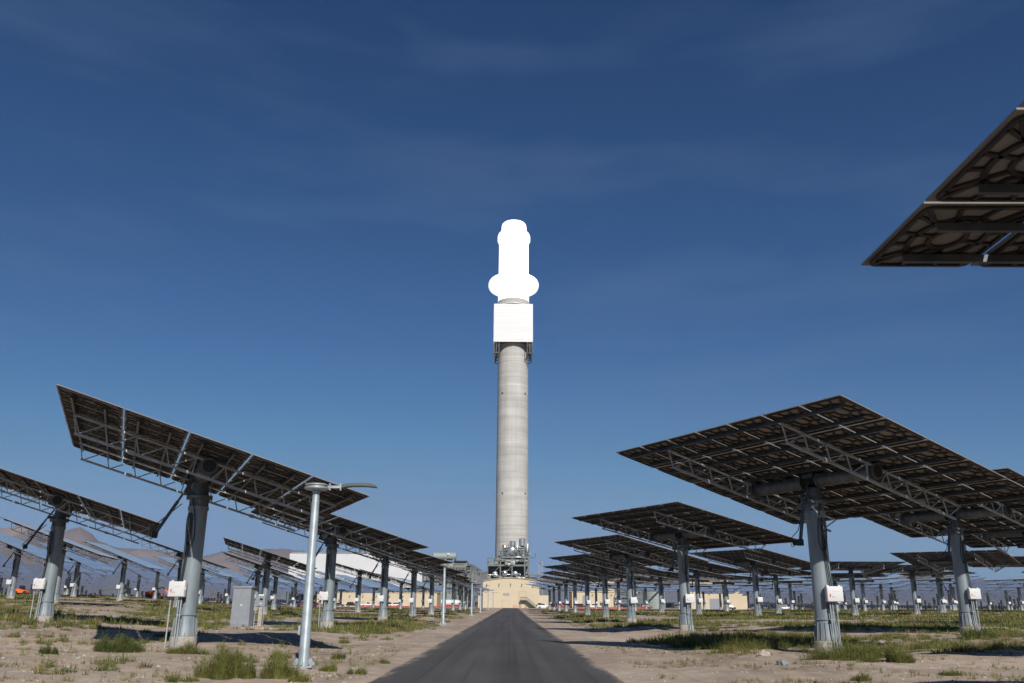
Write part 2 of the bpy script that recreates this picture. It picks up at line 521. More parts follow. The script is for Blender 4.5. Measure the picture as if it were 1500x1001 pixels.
MIR = [M['mirror'], M['back'], M['rib']]
rnd = random.Random(3)
FACET_ME = []
for (fx, fy) in FACETS:
    mb = MB()
    facet_mb(mb, fx, fy, True, (rnd.gauss(0, 0.0025), rnd.gauss(0, 0.0025)))
    FACET_ME.append(mb.mesh('mirror_facet', MIR, 0))

def rail_mb(mb, y, mi=0):
    z0, z1 = ZF - 0.175, ZF - 0.06
    L = 5.42
    mb.box2((-L, y - 0.035, z0), (L, y - 0.027, z1), mi)
    mb.box2((-L, y - 0.027, z0), (L, y + 0.035, z0 + 0.008), mi)
    mb.box2((-L, y - 0.027, z1 - 0.008), (L, y + 0.035, z1), mi)
def truss_mb(mb, x, mi=0):
    zu, zl = ZF - 0.225, -0.44
    w = 0.070
    ye, yl = RAILS[-1] + 0.02, RAILS[-1] - 0.28
    mb.bar((x, -ye, zu), (x, ye, zu), w, w, mi)
    mb.bar((x, -yl, zl), (x, yl, zl), w * 1.15, w * 1.15, mi)
    hw = 0.041
    for i in range(9):
        a, c = RAILS[i], RAILS[i + 1]
        lo = a + 0.36
        if i == 4:
            mb.bar((x, a + 0.02, zu - 0.03), (x, a + 0.08, zl + 0.03), hw * 1.6, hw, mi)
            mb.bar((x, c - 0.02, zu - 0.03), (x, c - 0.62 + 0.35, zl + 0.03), hw * 1.6, hw, mi)
            continue
        mb.bar((x, a + 0.02, zu - 0.03), (x, lo - 0.04, zl + 0.03), hw, hw, mi)
        mb.bar((x, lo + 0.05, zl + 0.03), (x, c - 0.02, zu - 0.03), hw, hw, mi)
    for s in (-1, 1):
        mb.box((x, s * 2.6, zl), (0.13, 0.2, 0.13), mi)
        mb.box((x, s * 2.6, zu), (0.12, 0.16, 0.1), mi)
def tube_mb(mb, mi=0, mb_dark=1, seg=20):
    for s in (-1, 1):
        mb.tube([(s * 0.35, 0, 0), (s * 2.80, 0, 0)], 0.255, seg, mi, True)
        mb.tube([(s * 2.80, 0, 0), (s * 2.83, 0, 0)], 0.335, seg, mi)
        mb.tube([(s * 2.88, 0, 0), (s * 3.00, 0, 0)], 0.295, seg, mi)
        mb.tube([(s * 3.00, 0, 0), (s * 3.004, 0, 0)], 0.235, seg, mb_dark)
        mb.box((s * 2.855, 0, -0.02), (0.04, 0.72, 0.62), mi)
        mb.tube([(s * 0.35, 0, 0), (s * 0.42, 0, 0)], 0.31, seg, mi)
        for q in (-1, 1):
            mb.bar((s * 1.5, q * 0.1, 0.2), (s * 1.5, q * RAILS[5], ZF - 0.2), 0.05, 0.05, mi)
    mb.box((0, 0, 0.02), (0.74, 0.42, 0.42), mb_dark)
    for y in (-0.45, 0.45):
        mb.box((0, y * 0.6, 0.14), (0.5, 0.05, 0.16), mi)

t_mb = MB(); tube_mb(t_mb); TUBE_ME = t_mb.mesh('torque_tube', [M['dark'], M['black']])
TRUSS_ME = []
for s in (-1, 1):
    mb = MB(); truss_mb(mb, s * 2.94); TRUSS_ME.append(mb.mesh('truss', [M['truss']], 0))
RAIL_ME = []
for y in RAILS:
    mb = MB(); rail_mb(mb, y); RAIL_ME.append(mb.mesh('rail', [M['rail']], 0))
def panel_mesh(ribs):
    mb = MB()
    rr = random.Random(5)
    for (fx, fy) in FACETS: facet_mb(mb, fx, fy, False, (rr.gauss(0, 0.003), rr.gauss(0, 0.003)))
    if ribs:
        for (fx, fy) in FACETS:
            for s in (-1, 1):
                mb.bar((fx + s * 0.68, fy - 0.92, ZF - 0.035), (fx + s * 0.68, fy + 0.92, ZF - 0.035), 0.09, 0.04, 2)
                mb.bar((fx - 0.65, fy + s * 0.90, ZF - 0.036), (fx + 0.65, fy + s * 0.90, ZF - 0.036), 0.09, 0.04, 2)
                mb.bar((fx - 0.65, fy + s * 0.28, ZF - 0.037), (fx + 0.65, fy + s * 0.28, ZF - 0.037), 0.12, 0.04, 2)
            mb.bar((fx, fy - 0.9, ZF - 0.038), (fx, fy + 0.9, ZF - 0.038), 0.22, 0.04, 2)
    return mb.mesh('mirror_panel', MIR, 0)
PANEL1_ME = panel_mesh(True)
mb = MB()
for y in RAILS: rail_mb(mb, y)
RAILSET_ME = mb.mesh('rail_set', [M['rail']], 0)
# far: panel with rails, and a frame with tube and trusses
PANEL2_ME = panel_mesh(True)
mb = MB()
tube_mb(mb, 0, 1, 10)
for s in (-1, 1): truss_mb(mb, s * 2.94, 2)
for y in RAILS: mb.box2((-5.42, y - 0.03, ZF - 0.17), (5.42, y + 0.03, ZF - 0.06), 3)
FRAME2_ME = mb.mesh('support_frame', [M['dark'], M['black'], M['truss'], M['rail']], 35)

# column: foundation, pedestal, clamp ring, gussets
mb = MB(); mb.lathe([(0.485, -0.8), (0.485, 0.34), (0.47, 0.36)], 28); FOUND_ME = mb.mesh('foundation', [M['conc']])
mb = MB()
mb.lathe([(0.45, 0.375), (0.45, 0.40), (0.435, 0.405), (0.405, 0.62), (0.380, 0.85), (0.366, 1.08), (0.360, 1.5), (0.355, 3.0), (0.352, 4.95), (0.385, 4.96), (0.385, 5.10), (0.365, 5.11)], 32)
mb.lathe([(0.465, 0.36), (0.465, 0.40)], 32)
mb.lathe([(0.375, 1.10), (0.405, 1.11), (0.405, 1.15), (0.375, 1.16)], 28)
for k in range(16):
    a = 2 * math.pi * k / 16
    d = Vector((math.cos(a), math.sin(a), 0))
    mb.bar(d * 0.436 + Vector((0, 0, 0.40)), d * 0.376 + Vector((0, 0, 1.02)), 0.020, 0.05, up=d)
    mb.tube([d * 0.445 + Vector((0, 0, 0.34)), d * 0.445 + Vector((0, 0, 0.50))], 0.022, 6)
PED_ME = mb.mesh('pedestal', [M['galv']])
mb = MB(); mb.lathe([(0.47, -0.5), (0.46, 0.35), (0.41, 0.5), (0.375, 0.9), (0.36, 1.3), (0.355, 5.1)], 14); PED2_ME = mb.mesh('pedestal', [M['galv']])
mb = MB()
mb.lathe([(0.36, 5.115), (0.36, 5.36), (0.38, 5.37), (0.485, 5.40), (0.485, 5.50), (0.33, 5.54), (0.30, 5.9), (0.28, 6.0)], 24)
for k in range(18):
    a = 2 * math.pi * k / 18
    mb.tube([(0.45 * math.cos(a), 0.45 * math.sin(a), 5.36), (0.45 * math.cos(a), 0.45 * math.sin(a), 5.55)], 0.022, 6)
mb.box((0.45, 0.1, 5.32), (0.34, 0.22, 0.2))
mb.tube([(0.5, 0.1, 5.32), (0.85, 0.1, 5.32)], 0.085, 10)
DRIVE_ME = mb.mesh('azimuth_drive', [M['dark']])
mb = MB(); mb.lathe([(0.385, 5.1), (0.39, 5.38), (0.48, 5.42), (0.48, 5.5), (0.32, 5.55), (0.28, 6.0)], 10); DRIVE2_ME = mb.mesh('azimuth_drive', [M['dark']])
# jack: local +Y is the uphill side
JACK_ME, MOTOR_ME = {}, {}
for sd_, (y1, z1_) in ((-1, (1.42, 4.05)), (1, (1.0, 3.95))):
    mb = MB()
    mb.bar((0, 0.26, 5.62), (0, 0.56, 5.60), 0.18, 0.14)
    a_, b_e = Vector((0, 0.52, 5.75)), Vector((0, y1, z1_))
    mb.tube([a_, a_.lerp(b_e, 0.6)], 0.045, 10)
    mb.tube([a_.lerp(b_e, 0.28), b_e], 0.066, 10)
    mb.tube([(-0.13, 0.55, 5.60), (0.13, 0.55, 5.60)], 0.08, 10)
    mb.tube([(0, 0.50, 5.72), (0, 0.22, 6.25)], 0.045, 8)
    JACK_ME[sd_] = mb.mesh('elevation_jack', [M['rail']])
    mb = MB()
    mb.box((0, y1 + 0.03, z1_ - 0.06), (0.18, 0.20, 0.24))
    mb.tube([(0, y1 + 0.03, z1_ - 0.08), (0.30, y1 + 0.03, z1_ - 0.08)], 0.075, 12)
    mb.tube([(0.1, y1, z1_ - 0.1), (0.3, y1 + 0.14, z1_ - 0.22), (0.3, y1 + 0.22, z1_ + 0.05), (0.1, y1 - 0.05, z1_ + 0.4), (0.06, 0.6, 5.2)], 0.017, 6)
    MOTOR_ME[sd_] = mb.mesh('jack_motor', [M['black']])
# electrics: local -Y faces the camera
def cable_mesh(side):
    mb = MB()
    ctrl = [(0.2 * side, -0.25, 5.5), (0.05 * side, -0.46, 5.2), (-0.1 * side, -0.5, 4.6), (-0.12 * side, -0.47, 3.9), (0.02 * side, -0.47, 3.6), (0.14 * side, -0.44, 4.0),
            (0.17 * side, -0.42, 4.6), (0.10 * side, -0.44, 4.82), (0.04 * side, -0.44, 4.6), (0.05 * side, -0.42, 3.8), (0.10 * side, -0.42, 3.0), (0.15 * side, -0.44, 2.25)]
    pts = []
    for i in range(len(ctrl) - 1):
        p0, p1, p2, p3 = [Vector(ctrl[max(0, min(len(ctrl) - 1, i + q))]) for q in (-1, 0, 1, 2)]
        for k in range(5):
            t = k / 5
            pts.append(0.5 * ((2 * p1) + (p2 - p0) * t + (2 * p0 - 5 * p1 + 4 * p2 - p3) * t * t + (3 * p1 - p0 - 3 * p2 + p3) * t ** 3))
    pts.append(Vector(ctrl[-1]))
    mb.tube(pts, 0.021, 6)
    mb.tube([p + Vector((0.06 * side, 0.01, 0)) for p in pts[20:]], 0.018, 6)
    for k in range(4):
        mb.tube([(0.05 * side + 0.05 * k, -0.5, 1.72), (0.0 + 0.06 * k * side, -0.50, 1.50 - 0.03 * k), (0.18 * side, -0.46, 1.42)], 0.017, 6)
    return mb.mesh('cable', [M['black']])
CABLE_ME = {1: cable_mesh(1), -1: cable_mesh(-1)}
def conduit_mesh(x, y):
    mb = MB()
    mb.tube([(x, y, 1.75), (x, y - 0.02, -0.3)], 0.026, 8)
    mb.box((x, y + 0.04, 1.12), (0.09, 0.12, 0.03))
    return mb.mesh('conduit', [M['truss']])
CONDUIT_ME = {s: [conduit_mesh(s * (0.20 + d), -0.54) for d in (-0.16, -0.07, 0.24 if s < 0 else 0.08)] for s in (-1, 1)}
def rounded_box(mb, c, s, r, mi=0):
    bm = bmesh.new()
    bmesh.ops.create_cube(bm, size=1)
    for v in bm.verts: v.co = Vector((v.co.x * s[0], v.co.y * s[1], v.co.z * s[2]))
    bmesh.ops.bevel(bm, geom=bm.edges[:], offset=r, segments=2, profile=0.6, affect='EDGES')
    bm.verts.index_update()
    mb.add([v.co + Vector(c) for v in bm.verts], [[v.index for v in f.verts] for f in bm.faces], mi)
    bm.free()
def cbox_mesh(s, detail):
    mb = MB()
    cx = s * 0.20
    if detail:
        rounded_box(mb, (cx, -0.60, 2.03), (0.60, 0.24, 0.55), 0.018)
        rounded_box(mb, (cx, -0.73, 2.03), (0.57, 0.03, 0.52), 0.012)
        for dx in (-0.22, 0.22): mb.box((cx + dx, -0.56, 2.325), (0.07, 0.12, 0.05))
        mb.box((cx + 0.31, -0.64, 2.05), (0.02, 0.05, 0.12))
    else:
        mb.box((cx, -0.60, 2.03), (0.60, 0.36, 0.55))
    return mb.mesh('control_box', [M['white']], 30)
CBOX_ME = {s: cbox_mesh(s, True) for s in (-1, 1)}
CBOX2_ME = {s: cbox_mesh(s, False) for s in (-1, 1)}
def emblem_mesh(s):
    mb = MB()
    cx, y = s * 0.20 - 0.19, -0.7465
    def flat(pts, mi):
        mb.add([(cx + p[0], y, 2.03 + p[1]) for p in pts], [tuple(range(len(pts)))], mi)
    flat([(0.027 * math.cos(a) , 0.038 * math.sin(a) - 0.04) for a in [2 * math.pi * k / 14 for k in range(14)]], 0)
    flat([(-0.012, -0.075), (0.012, -0.075), (0.02, -0.12), (-0.02, -0.12)], 0)
    for k in range(5): flat([(0.06 + k * 0.022, -0.12), (0.076 + k * 0.022, -0.12), (0.076 + k * 0.022, -0.10 + 0.01 * (k % 2)), (0.06 + k * 0.022, -0.10)], 0)
    for k in range(11): flat([(0.08 + k * 0.026, 0.075), (0.099 + k * 0.026, 0.075), (0.099 + k * 0.026, 0.090 + 0.006 * (k % 3)), (0.08 + k * 0.026, 0.090)], 1)
    return mb.mesh('emblem', [M['red'], M['greyprint']], 0)
EMBLEM_ME = {s: emblem_mesh(s) for s in (-1, 1)}

def orient(pos, az=None, el=None, roll=0.0):
    c = Vector((pos[0], pos[1], pos[2] + HC))
    if az is None:
        n = (SUN + (AIM - c).normalized()).normalized()
        n = (n + Vector((rnd.gauss(0, 0.004), rnd.gauss(0, 0.004), 0))).normalized()
        az = math.atan2(n.x, n.y)
        el = math.asin(n.z)
    n = Vector((math.sin(az) * math.cos(el), math.cos(az) * math.cos(el), math.sin(el)))
    t = Vector((math.cos(az), -math.sin(az), 0))
    d = n.cross(t)
    t2 = t * math.cos(roll) + d * math.sin(roll)
    d2 = d * math.cos(roll) - t * math.sin(roll)
    m = Matrix((t2, d2, n)).transposed().to_4x4()
    m.translation = Vector((0, 0, HC))
    jz = Matrix.Rotation(-az + math.pi, 4, 'Z')     # local +Y -> uphill side
    return m, jz, n

def heliostat(pos, lod, label, group, side, ori=None):
    m, jz, n = orient(pos, *(ori or ()))
    o = thing('heliostat', label, 'heliostat', pos, 0, group)
    dn = Matrix.Identity(4)
    if lod == 0:
        place('foundation', FOUND_ME, o)
        place('pedestal', PED_ME, o)
        place('azimuth_drive', DRIVE_ME, o, jz)
        jk = place('elevation_jack', JACK_ME[side], o, jz)
        place('jack_motor', MOTOR_ME[side], jk)
        place('torque_tube', TUBE_ME, o, m)
        for me in TRUSS_ME: place('truss', me, o, m)
        for me in RAIL_ME: place('rail', me, o, m)
        for me in FACET_ME: place('mirror_facet', me, o, m)
        place('cable', CABLE_ME[side], o)
        for me in CONDUIT_ME[side]: place('conduit', me, o)
        cb = place('control_box', CBOX_ME[side], o)
        place('emblem', EMBLEM_ME[side], cb)
    elif lod == 1:
        place('foundation', FOUND_ME, o)
        place('pedestal', PED_ME, o)
        place('azimuth_drive', DRIVE_ME, o, jz)
        jk = place('elevation_jack', JACK_ME[side], o, jz)
        place('jack_motor', MOTOR_ME[side], jk)
        place('torque_tube', TUBE_ME, o, m)
        for me in TRUSS_ME: place('truss', me, o, m)
        place('rail_set', RAILSET_ME, o, m)
        place('mirror_panel', PANEL1_ME, o, m)
        place('cable', CABLE_ME[side], o)
        for me in CONDUIT_ME[side][:2]: place('conduit', me, o)
        place('control_box', CBOX_ME[side], o)
    else:
        place('pedestal', PED2_ME, o)
        place('azimuth_drive', DRIVE2_ME, o)
        place('support_frame', FRAME2_ME, o, m)
        place('mirror_panel', PANEL2_ME, o, m)
        place('control_box', CBOX2_ME[side], o)
    return o

# ------------------------------------------------------------------ the heliostat field
spots = []
STEP = 26.3
nring = 0
for half in range(-4, 70):
    Rr = (TOWER.y - 33.25) - half * STEP / 2
    if Rr < 118: break
    odd = half % 2
    j = 0
    while True:
        s = (12.2 if not odd else 25.4) + j * STEP
        if s > math.pi * Rr - 6: break
        for sd in (-1, 1):
            a = s * sd / Rr
            spots.append((TOWER.x * 0 + Rr * math.sin(a) - 0.1, TOWER.y - Rr * math.cos(a), sd, (j * 2 + 1 + odd), half))
        j += 1
    nring += 1
for half in range(-60, -4):
    Rr = (TOWER.y - 33.25) - half * STEP / 2
    if Rr > 1000: continue
    odd = half % 2
    n = int(2 * math.pi * Rr / STEP)
    for k in range(n):
        a = 2 * math.pi * (k + 0.5 * odd) / n
        if abs(((a + math.pi) % (2 * math.pi)) - math.pi) < 0.5: continue      # the part behind the camera
        spots.append((Rr * math.sin(a), TOWER.y - Rr * math.cos(a), 1 if a < math.pi else -1, 99, half))

spots = [q for q in spots if not (q[3] < 99 and q[3] > 1 and abs(q[0]) > 16 and q[1] < 168 and abs(q[0]) < 92)]
PLACED = [(-25.2, 48.2), (-28, 101), (-40.5, 108), (-47.8, 93), (-62, 110), (-37.6, 131), (-59, 134), (-74, 150), (-25.5, 149), (-56, 160), (-86, 168), (-80, 118), (-41, 154),
          (24.5, 47.6), (29, 104), (27, 127), (26.6, 156), (47, 121), (60, 131), (64, 108), (43.5, 144), (42, 172), (74, 152), (62, 160), (84, 128), (80, 100), (36, 60), (51.5, 101)]
for k_, (x, y) in enumerate(PLACED):
    spots.append((x, y, -1 if x < 0 else 1, 2 + int(max(0, abs(x) - 16) / 13.2), 1000 + k_))
spots.append((-12.3, 6.8, -1, 1, -2))
spots.append((25.2, 20.5, 1, 2, -1))
def in_view(x, y):
    best = False
    for dx in (-5.5, 0, 5.5):
        for dz in (0.5, 6, 7.5):
            v = Vector((x + dx, y, dz)) - CAM
            zc = v.dot(fw)
            if zc < 1: continue
            px = 750 + FPX * v.dot(cr) / zc
            py = 500.5 - FPX * v.dot(cu) / zc
            if -15 < px < 1515 and -40 < py < 1020: best = True
    return best
OVERRIDE = {(-1, 1, 0): ((-12.08, 33.23), (R(65.2), R(74.1), R(-1.0))), (1, 1, 0): ((11.79, 33.30), (R(57.2), R(76.7), R(-2.78))),
            (1, 1, 2): ((11.72, 59.3), (R(59.8), R(79.8), R(-0.57))), (-1, 1, 2): ((-12.52, 61.03), None), (1, 1, 4): ((11.68, 85.69), None),
            }
LAB0 = {(-1, 1, -2): 'heliostat just past the left edge whose shadow darkens the lower left corner',
        (1, 2, -1): 'heliostat just past the right edge whose shadow lies on sand at lower right',
        (-1, 1, 0): 'large tilted heliostat on a thick post beside the nearest lamp post',
        (1, 1, 0): 'large heliostat with dark underside and white box, nearest whole one right of the road',
        (1, 1, -2): 'flat heliostat overhead whose dark ribbed corner juts in from the upper right edge',
        (-1, 2, 1000): 'tilted heliostat on a concrete slab, second post from the left edge in front',
        (1, 2, 1013): 'heliostat whose post stands by a low concrete slab, just behind the nearest right one'}
seen = []
for (x, y, sd, fi, half) in spots:
    key = (sd, fi, half)
    ori = None
    if fi == 1 and half == -2:
        if sd < 0:
            if abs(y - 6.8) > 0.01: continue
        else:
            x, y, ori = 11.1, 6.65, (R(0.5), R(89.6), 0.0)
    elif key in OVERRIDE:
        (x, y), ori = OVERRIDE[key]
    if fi == 99 or half < -2:
        pass
    if key not in ((1, 1, -2), (-1, 1, -2), (1, 2, -1)) and not in_view(x, y): continue
    if y < 3: continue
    z = ground_z(x, y)
    if abs(x) < 13 and y < 100: z = 0.03
    d = proj((x, y, z + 3))[2]
    seen.append((d, x, y, z, sd, fi, half, ori))
seen.sort(key=lambda q: q[0])
order = {}
near, far = seen[:290], seen[290:]
for (d, x, y, z, sd, fi, half, ori) in near:
    key = (sd, fi, half)
    if half in (1017, 1018): ori = (R(4), R(86.5), 0.0)
    sw = 'left' if sd < 0 else 'right'
    k = (sd, fi)
    order[k] = order.get(k, 0) + 1
    cv = Vector((x, y, z + HC))
    nrm = orient((x, y, z), *(ori or ()))[2]
    face = 'showing its dark back' if nrm.dot(CAM - cv) < 0 else 'showing its mirror face'
    if key in LAB0:
        lab = LAB0[key]
    elif half in (1017, 1018):
        lab = 'heliostat lying almost flat, %s back in the %s file out right of the road' % (ORD[order[k]], ORD[fi])
    elif fi == 1:
        lab = 'heliostat %s, %s back in the roadside file %s of the road' % (face, ORD[order[k]], sw)
    elif fi < 99:
        lab = 'heliostat %s, %s back in the %s file out %s of the road' % (face, ORD[order[k]], ORD[fi], sw)
    else:
        lab = 'far heliostat beyond the tower, %s from the front on the %s' % (ORD[order[k]], sw)
    lod = 0 if d < 66 else (1 if d < 150 else 2)
    heliostat((x, y, z), lod, lab, 'heliostats of the solar field', -1 if sd < 0 else 1, ori)

fm = MB()
for (d, x, y, z, sd, fi, half, ori) in far:
    m, jz, n = orient((x, y, z))
    w, h = 5.78, 5.33
    T = Matrix.Translation((x, y, z)) @ m
    vs = [T @ Vector((a * w, b_ * h, c)) for c in (ZF - 0.03, ZF) for b_ in (-1, 1) for a in (-1, 1)]
    fm.add(vs, [(0, 2, 3, 1), (4, 5, 7, 6), (0, 1, 5, 4), (2, 6, 7, 3), (0, 4, 6, 2), (1, 3, 7, 5)], [1, 0, 1, 1, 1, 1])
    for s in (-1, 1):
        fm.bar(T @ Vector((s * 2.9, -4.6, -0.2)), T @ Vector((s * 2.9, 4.6, -0.2)), 0.1, 0.5, 2)
    fm.bar(T @ Vector((-3, 0, 0)), T @ Vector((3, 0, 0)), 0.5, 0.5, 3)
    fm.tube([(x, y, z), (x, y, z + 6.1)], 0.39, 6, 2, False)
    fm.box((x, y - 0.6, z + 2.03), (0.6, 0.36, 0.55), 4)
fo = fm.build('distant_heliostat_field', [M['mirror'], M['back'], M['galv'], M['dark'], M['white']], None, 0)
fo['kind'] = 'stuff'
tag(fo, 'far mass of heliostats running out to the foot of the hills', 'heliostat field')
print('heliostats', len(near), 'far', len(far))

# ------------------------------------------------------------------ ground, road, mountains
def axis(dense_lo, dense_hi, step, lo, hi, grow=1.16):
    a = list(np.arange(dense_lo, dense_hi + 1e-6, step))
    s, p = step, dense_hi
    up = []
    while p < hi:
        s *= grow; p += s; up.append(p)
    s, p = step, dense_lo
    dn = []
    while p > lo:
        s *= grow; p -= s; dn.append(p)
    if up: up[-1] = hi
    if dn: dn[-1] = lo
    return dn[::-1] + a + up
xs = axis(-30, 30, 0.4, -14000, 14000)
ys = axis(12, 70, 0.45, -280, 12600)
gv, gf = [], []
for y in ys:
    for x in xs:
        z = ground_z(x, y)
        amp = smooth(4.0, 7.5, abs(x + 0.3)) * (1 - smooth(90, 200, y))
        if amp > 0 and abs(x) < 200:
            z += amp * (0.16 * noise.noise((x * 0.13, y * 0.13, 0)) + 0.07 * noise.noise((x * 0.5, y * 0.5, 4)) + 0.035 * noise.noise((x * 1.4, y * 1.4, 9)))
        z -= 0.035 * (1 - smooth(3.15, 3.75, abs(x + 0.3)))
        gv.append((x, y, z))
nx = len(xs)
for j in range(len(ys) - 1):
    for i in range(nx - 1):
        a = j * nx + i
        gf.append((a, a + 1, a + nx + 1, a + nx))
me = bpy.data.meshes.new('ground')
me.from_pydata(gv, [], gf)
me.materials.append(M['sand'])
me.polygons.foreach_set('use_smooth', [True] * len(gf))
go = place('ground', me)
go['kind'] = 'structure'
def gz(x, y):
    z = ground_z(x, y)
    amp = smooth(4.0, 7.5, abs(x + 0.3)) * (1 - smooth(90, 200, y))
    if amp > 0:
        z += amp * (0.16 * noise.noise((x * 0.13, y * 0.13, 0)) + 0.07 * noise.noise((x * 0.5, y * 0.5, 4)) + 0.035 * noise.noise((x * 1.4, y * 1.4, 9)))
    return z
def on_ground(px, py):
    d = pdir(px, py)
    p = CAM + d * (CAM_H / -d.z)
    for _ in range(6):
        zz = gz(p.x, p.y)
        p = CAM + d * ((CAM_H - zz) / -d.z)
    return Vector((p.x, p.y, gz(p.x, p.y)))

rv, rf = [], []
yy = -60.0
rows = []
while yy < 334:
    rows.append(yy)
    yy += 0.3 if 15 < yy < 60 else (0.8 if yy < 90 else 4)
for y in rows:
    wl = -3.46 + 0.07 * noise.noise((0, y * 0.35, 1)) + 0.05 * noise.noise((0, y * 1.3, 2)) + 0.03 * noise.noise((0, y * 3.1, 3))
    wr = 2.90 + 0.07 * noise.noise((0, y * 0.35, 7)) + 0.05 * noise.noise((0, y * 1.3, 8)) + 0.03 * noise.noise((0, y * 3.1, 5))
    for k in range(9):
        t = k / 8
        x = wl + (wr - wl) * t + 0.9 * smooth(90, 330, y)
        z = ground_z(0, y) + 0.004 + 0.035 * (1 - (2 * t - 1) ** 2)
        if k in (0, 8): z -= 0.034
        rv.append((x, y, z))
for j in range(len(rows) - 1):
    for k in range(8):
        a = j * 9 + k
        rf.append((a, a + 1, a + 10, a + 9))
me = bpy.data.meshes.new('road')
me.from_pydata(rv, [], rf)
me.materials.append(M['asphalt'])
me.polygons.foreach_set('use_smooth', [True] * len(rf))
ro = place('road', me)
ro['kind'] = 'structure'

ridge = [(-500, 815), (-300, 795), (-120, 785), (0, 776), (40, 769), (75, 777), (98, 778), (117, 774), (130, 781), (147, 796), (175, 802), (200, 805), (240, 809),
         (270, 813), (295, 813), (326, 808), (360, 806), (402, 804), (430, 807), (470, 812), (560, 818), (640, 822), (690, 826), (712, 838), (760, 846), (830, 848), (880, 842),
         (930, 838), (1000, 842), (1100, 850), (1180, 856), (1230, 852), (1290, 847), (1350, 842), (1400, 843), (1460, 850), (1530, 846), (1700, 838), (2000, 830)]
rz = []
for px, py in ridge:
    d = pdir(px, py)
    rz.append((math.atan2(d.x, d.y), d.z / math.hypot(d.x, d.y)))
def ridge_h(a):
    if a <= rz[0][0]: return rz[0][1]
    for (a0, h0), (a1, h1) in zip(rz, rz[1:]):
        if a <= a1:
            t = (a - a0) / (a1 - a0)
            t = t * t * (3 - 2 * t) * 0.5 + t * 0.5
            return h0 + (h1 - h0) * t
    return rz[-1][1]
def mountain(name, r0, r1, hs, seed, label, lo=-50, hi=50):
    na, nr = 420, 34
    mv, mf = [], []
    for i in range(na + 1):
        a = R(lo + (hi - lo) * i / na)
        hr = ridge_h(a) * hs
        for k in range(nr + 1):
            t = k / nr
            r = r0 + (r1 - r0) * t
            x, y = r * math.sin(a), r * math.cos(a)
            crest = r0 + (r1 - r0) * 0.62
            prof = min(1, t / 0.62) ** 1.35 if t < 0.62 else 1 - 0.8 * ((t - 0.62) / 0.38)
            q = 1 - abs(noise.fractal((x / 700 + seed, y / 900, seed), 0.9, 2.1, 5)) * 0.9
            h = crest * hr * prof * (1 + (q - 0.75) * 0.5 * (1 - abs(2 * prof - 1) * 0.35) * (0.35 if abs(t - 0.62) < 0.02 else 1.0))
            mv.append((x, y, h + (-4 if k == 0 else 0)))
    for i in range(na):
        for k in range(nr):
            b0 = i * (nr + 1) + k
            mf.append((b0, b0 + nr + 1, b0 + nr + 2, b0 + 1))
    me = bpy.data.meshes.new(name)
    me.from_pydata(mv, [], mf)
    me.materials.append(M['mountain'])
    me.polygons.foreach_set('use_smooth', [True] * len(mf))
    o = place(name, me)
    o['kind'] = 'structure'
    return o
mountain('mountains', 7000, 12000, 1.0, 3.3, '')

# ------------------------------------------------------------------ central tower
tw = thing('solar_tower', 'tall round concrete tower with a glowing white receiver on top', 'tower', TOWER)
def tz(py): return at(752, py, TOWER.y).z
def tr(x0, x1, py):
    a, c = at(x0, py, TOWER.y), at(x1, py, TOWER.y)
    return (c.x - a.x) / 2
z_top = tz(503)
mb = MB()
nseg = 40
prof = []
for i in range(nseg + 1):
    z = z_top * i / nseg
    prof.append((7.75 - 0.25 * i / nseg, z))
mb.lathe(prof, 72)
mb.build('shaft', M['towerconc'], tw)
for py in (580, 725):
    for px in (736, 769):
        p = at(px, py, TOWER.y)
        dx = p.x - TOWER.x
        rr = 7.62
        yy = -math.sqrt(max(0, rr * rr - dx * dx))
        mb = MB()
        nrm = Vector((dx, yy, 0)).normalized()
        c0 = Vector((dx, yy, p.z))
        mb.tube([c0 - nrm * 0.4, c0 + nrm * 0.12], 0.42, 12)
        mb.build('vent_opening', M['black'], tw)
zb0, zb1 = at(752, 500.5, TOWER.y - 10).z, at(752, 445, TOWER.y - 10).z
hw = tr(723.8, 781.2, 472) * 0.975
mb = MB()
t = 0.4
for (a, c) in (((-hw, -hw), (hw, -hw + t)), ((-hw, hw - t), (hw, hw)), ((-hw, -hw + t), (-hw + t, hw - t)), ((hw - t, -hw + t), (hw, hw - t))):
    mb.box2((a[0], a[1], zb0), (c[0], c[1], zb1))
for k in range(1, 14):
    z = zb0 + (zb1 - zb0) * k / 14
    mb.box2((-hw - 0.05, -hw - 0.02, z - 0.035), (hw + 0.05, -hw - 0.002, z + 0.035))
mb.build('white_enclosure', M['cladding'], tw, 0)
mb = MB()
mb.box2((-hw + t, -hw + t, zb0 + 0.3), (hw - t, hw - t, zb0 + 0.7))
mb.box2((-hw + t, -hw + t, zb1 - 0.9), (hw - t, hw - t, zb1 - 0.5))
mb.build('enclosure_floor', M['plantdark'], tw, 0)
zk = at(752, 517, TOWER.y - 9.6).z
mb = MB()
hb = hw - 0.35
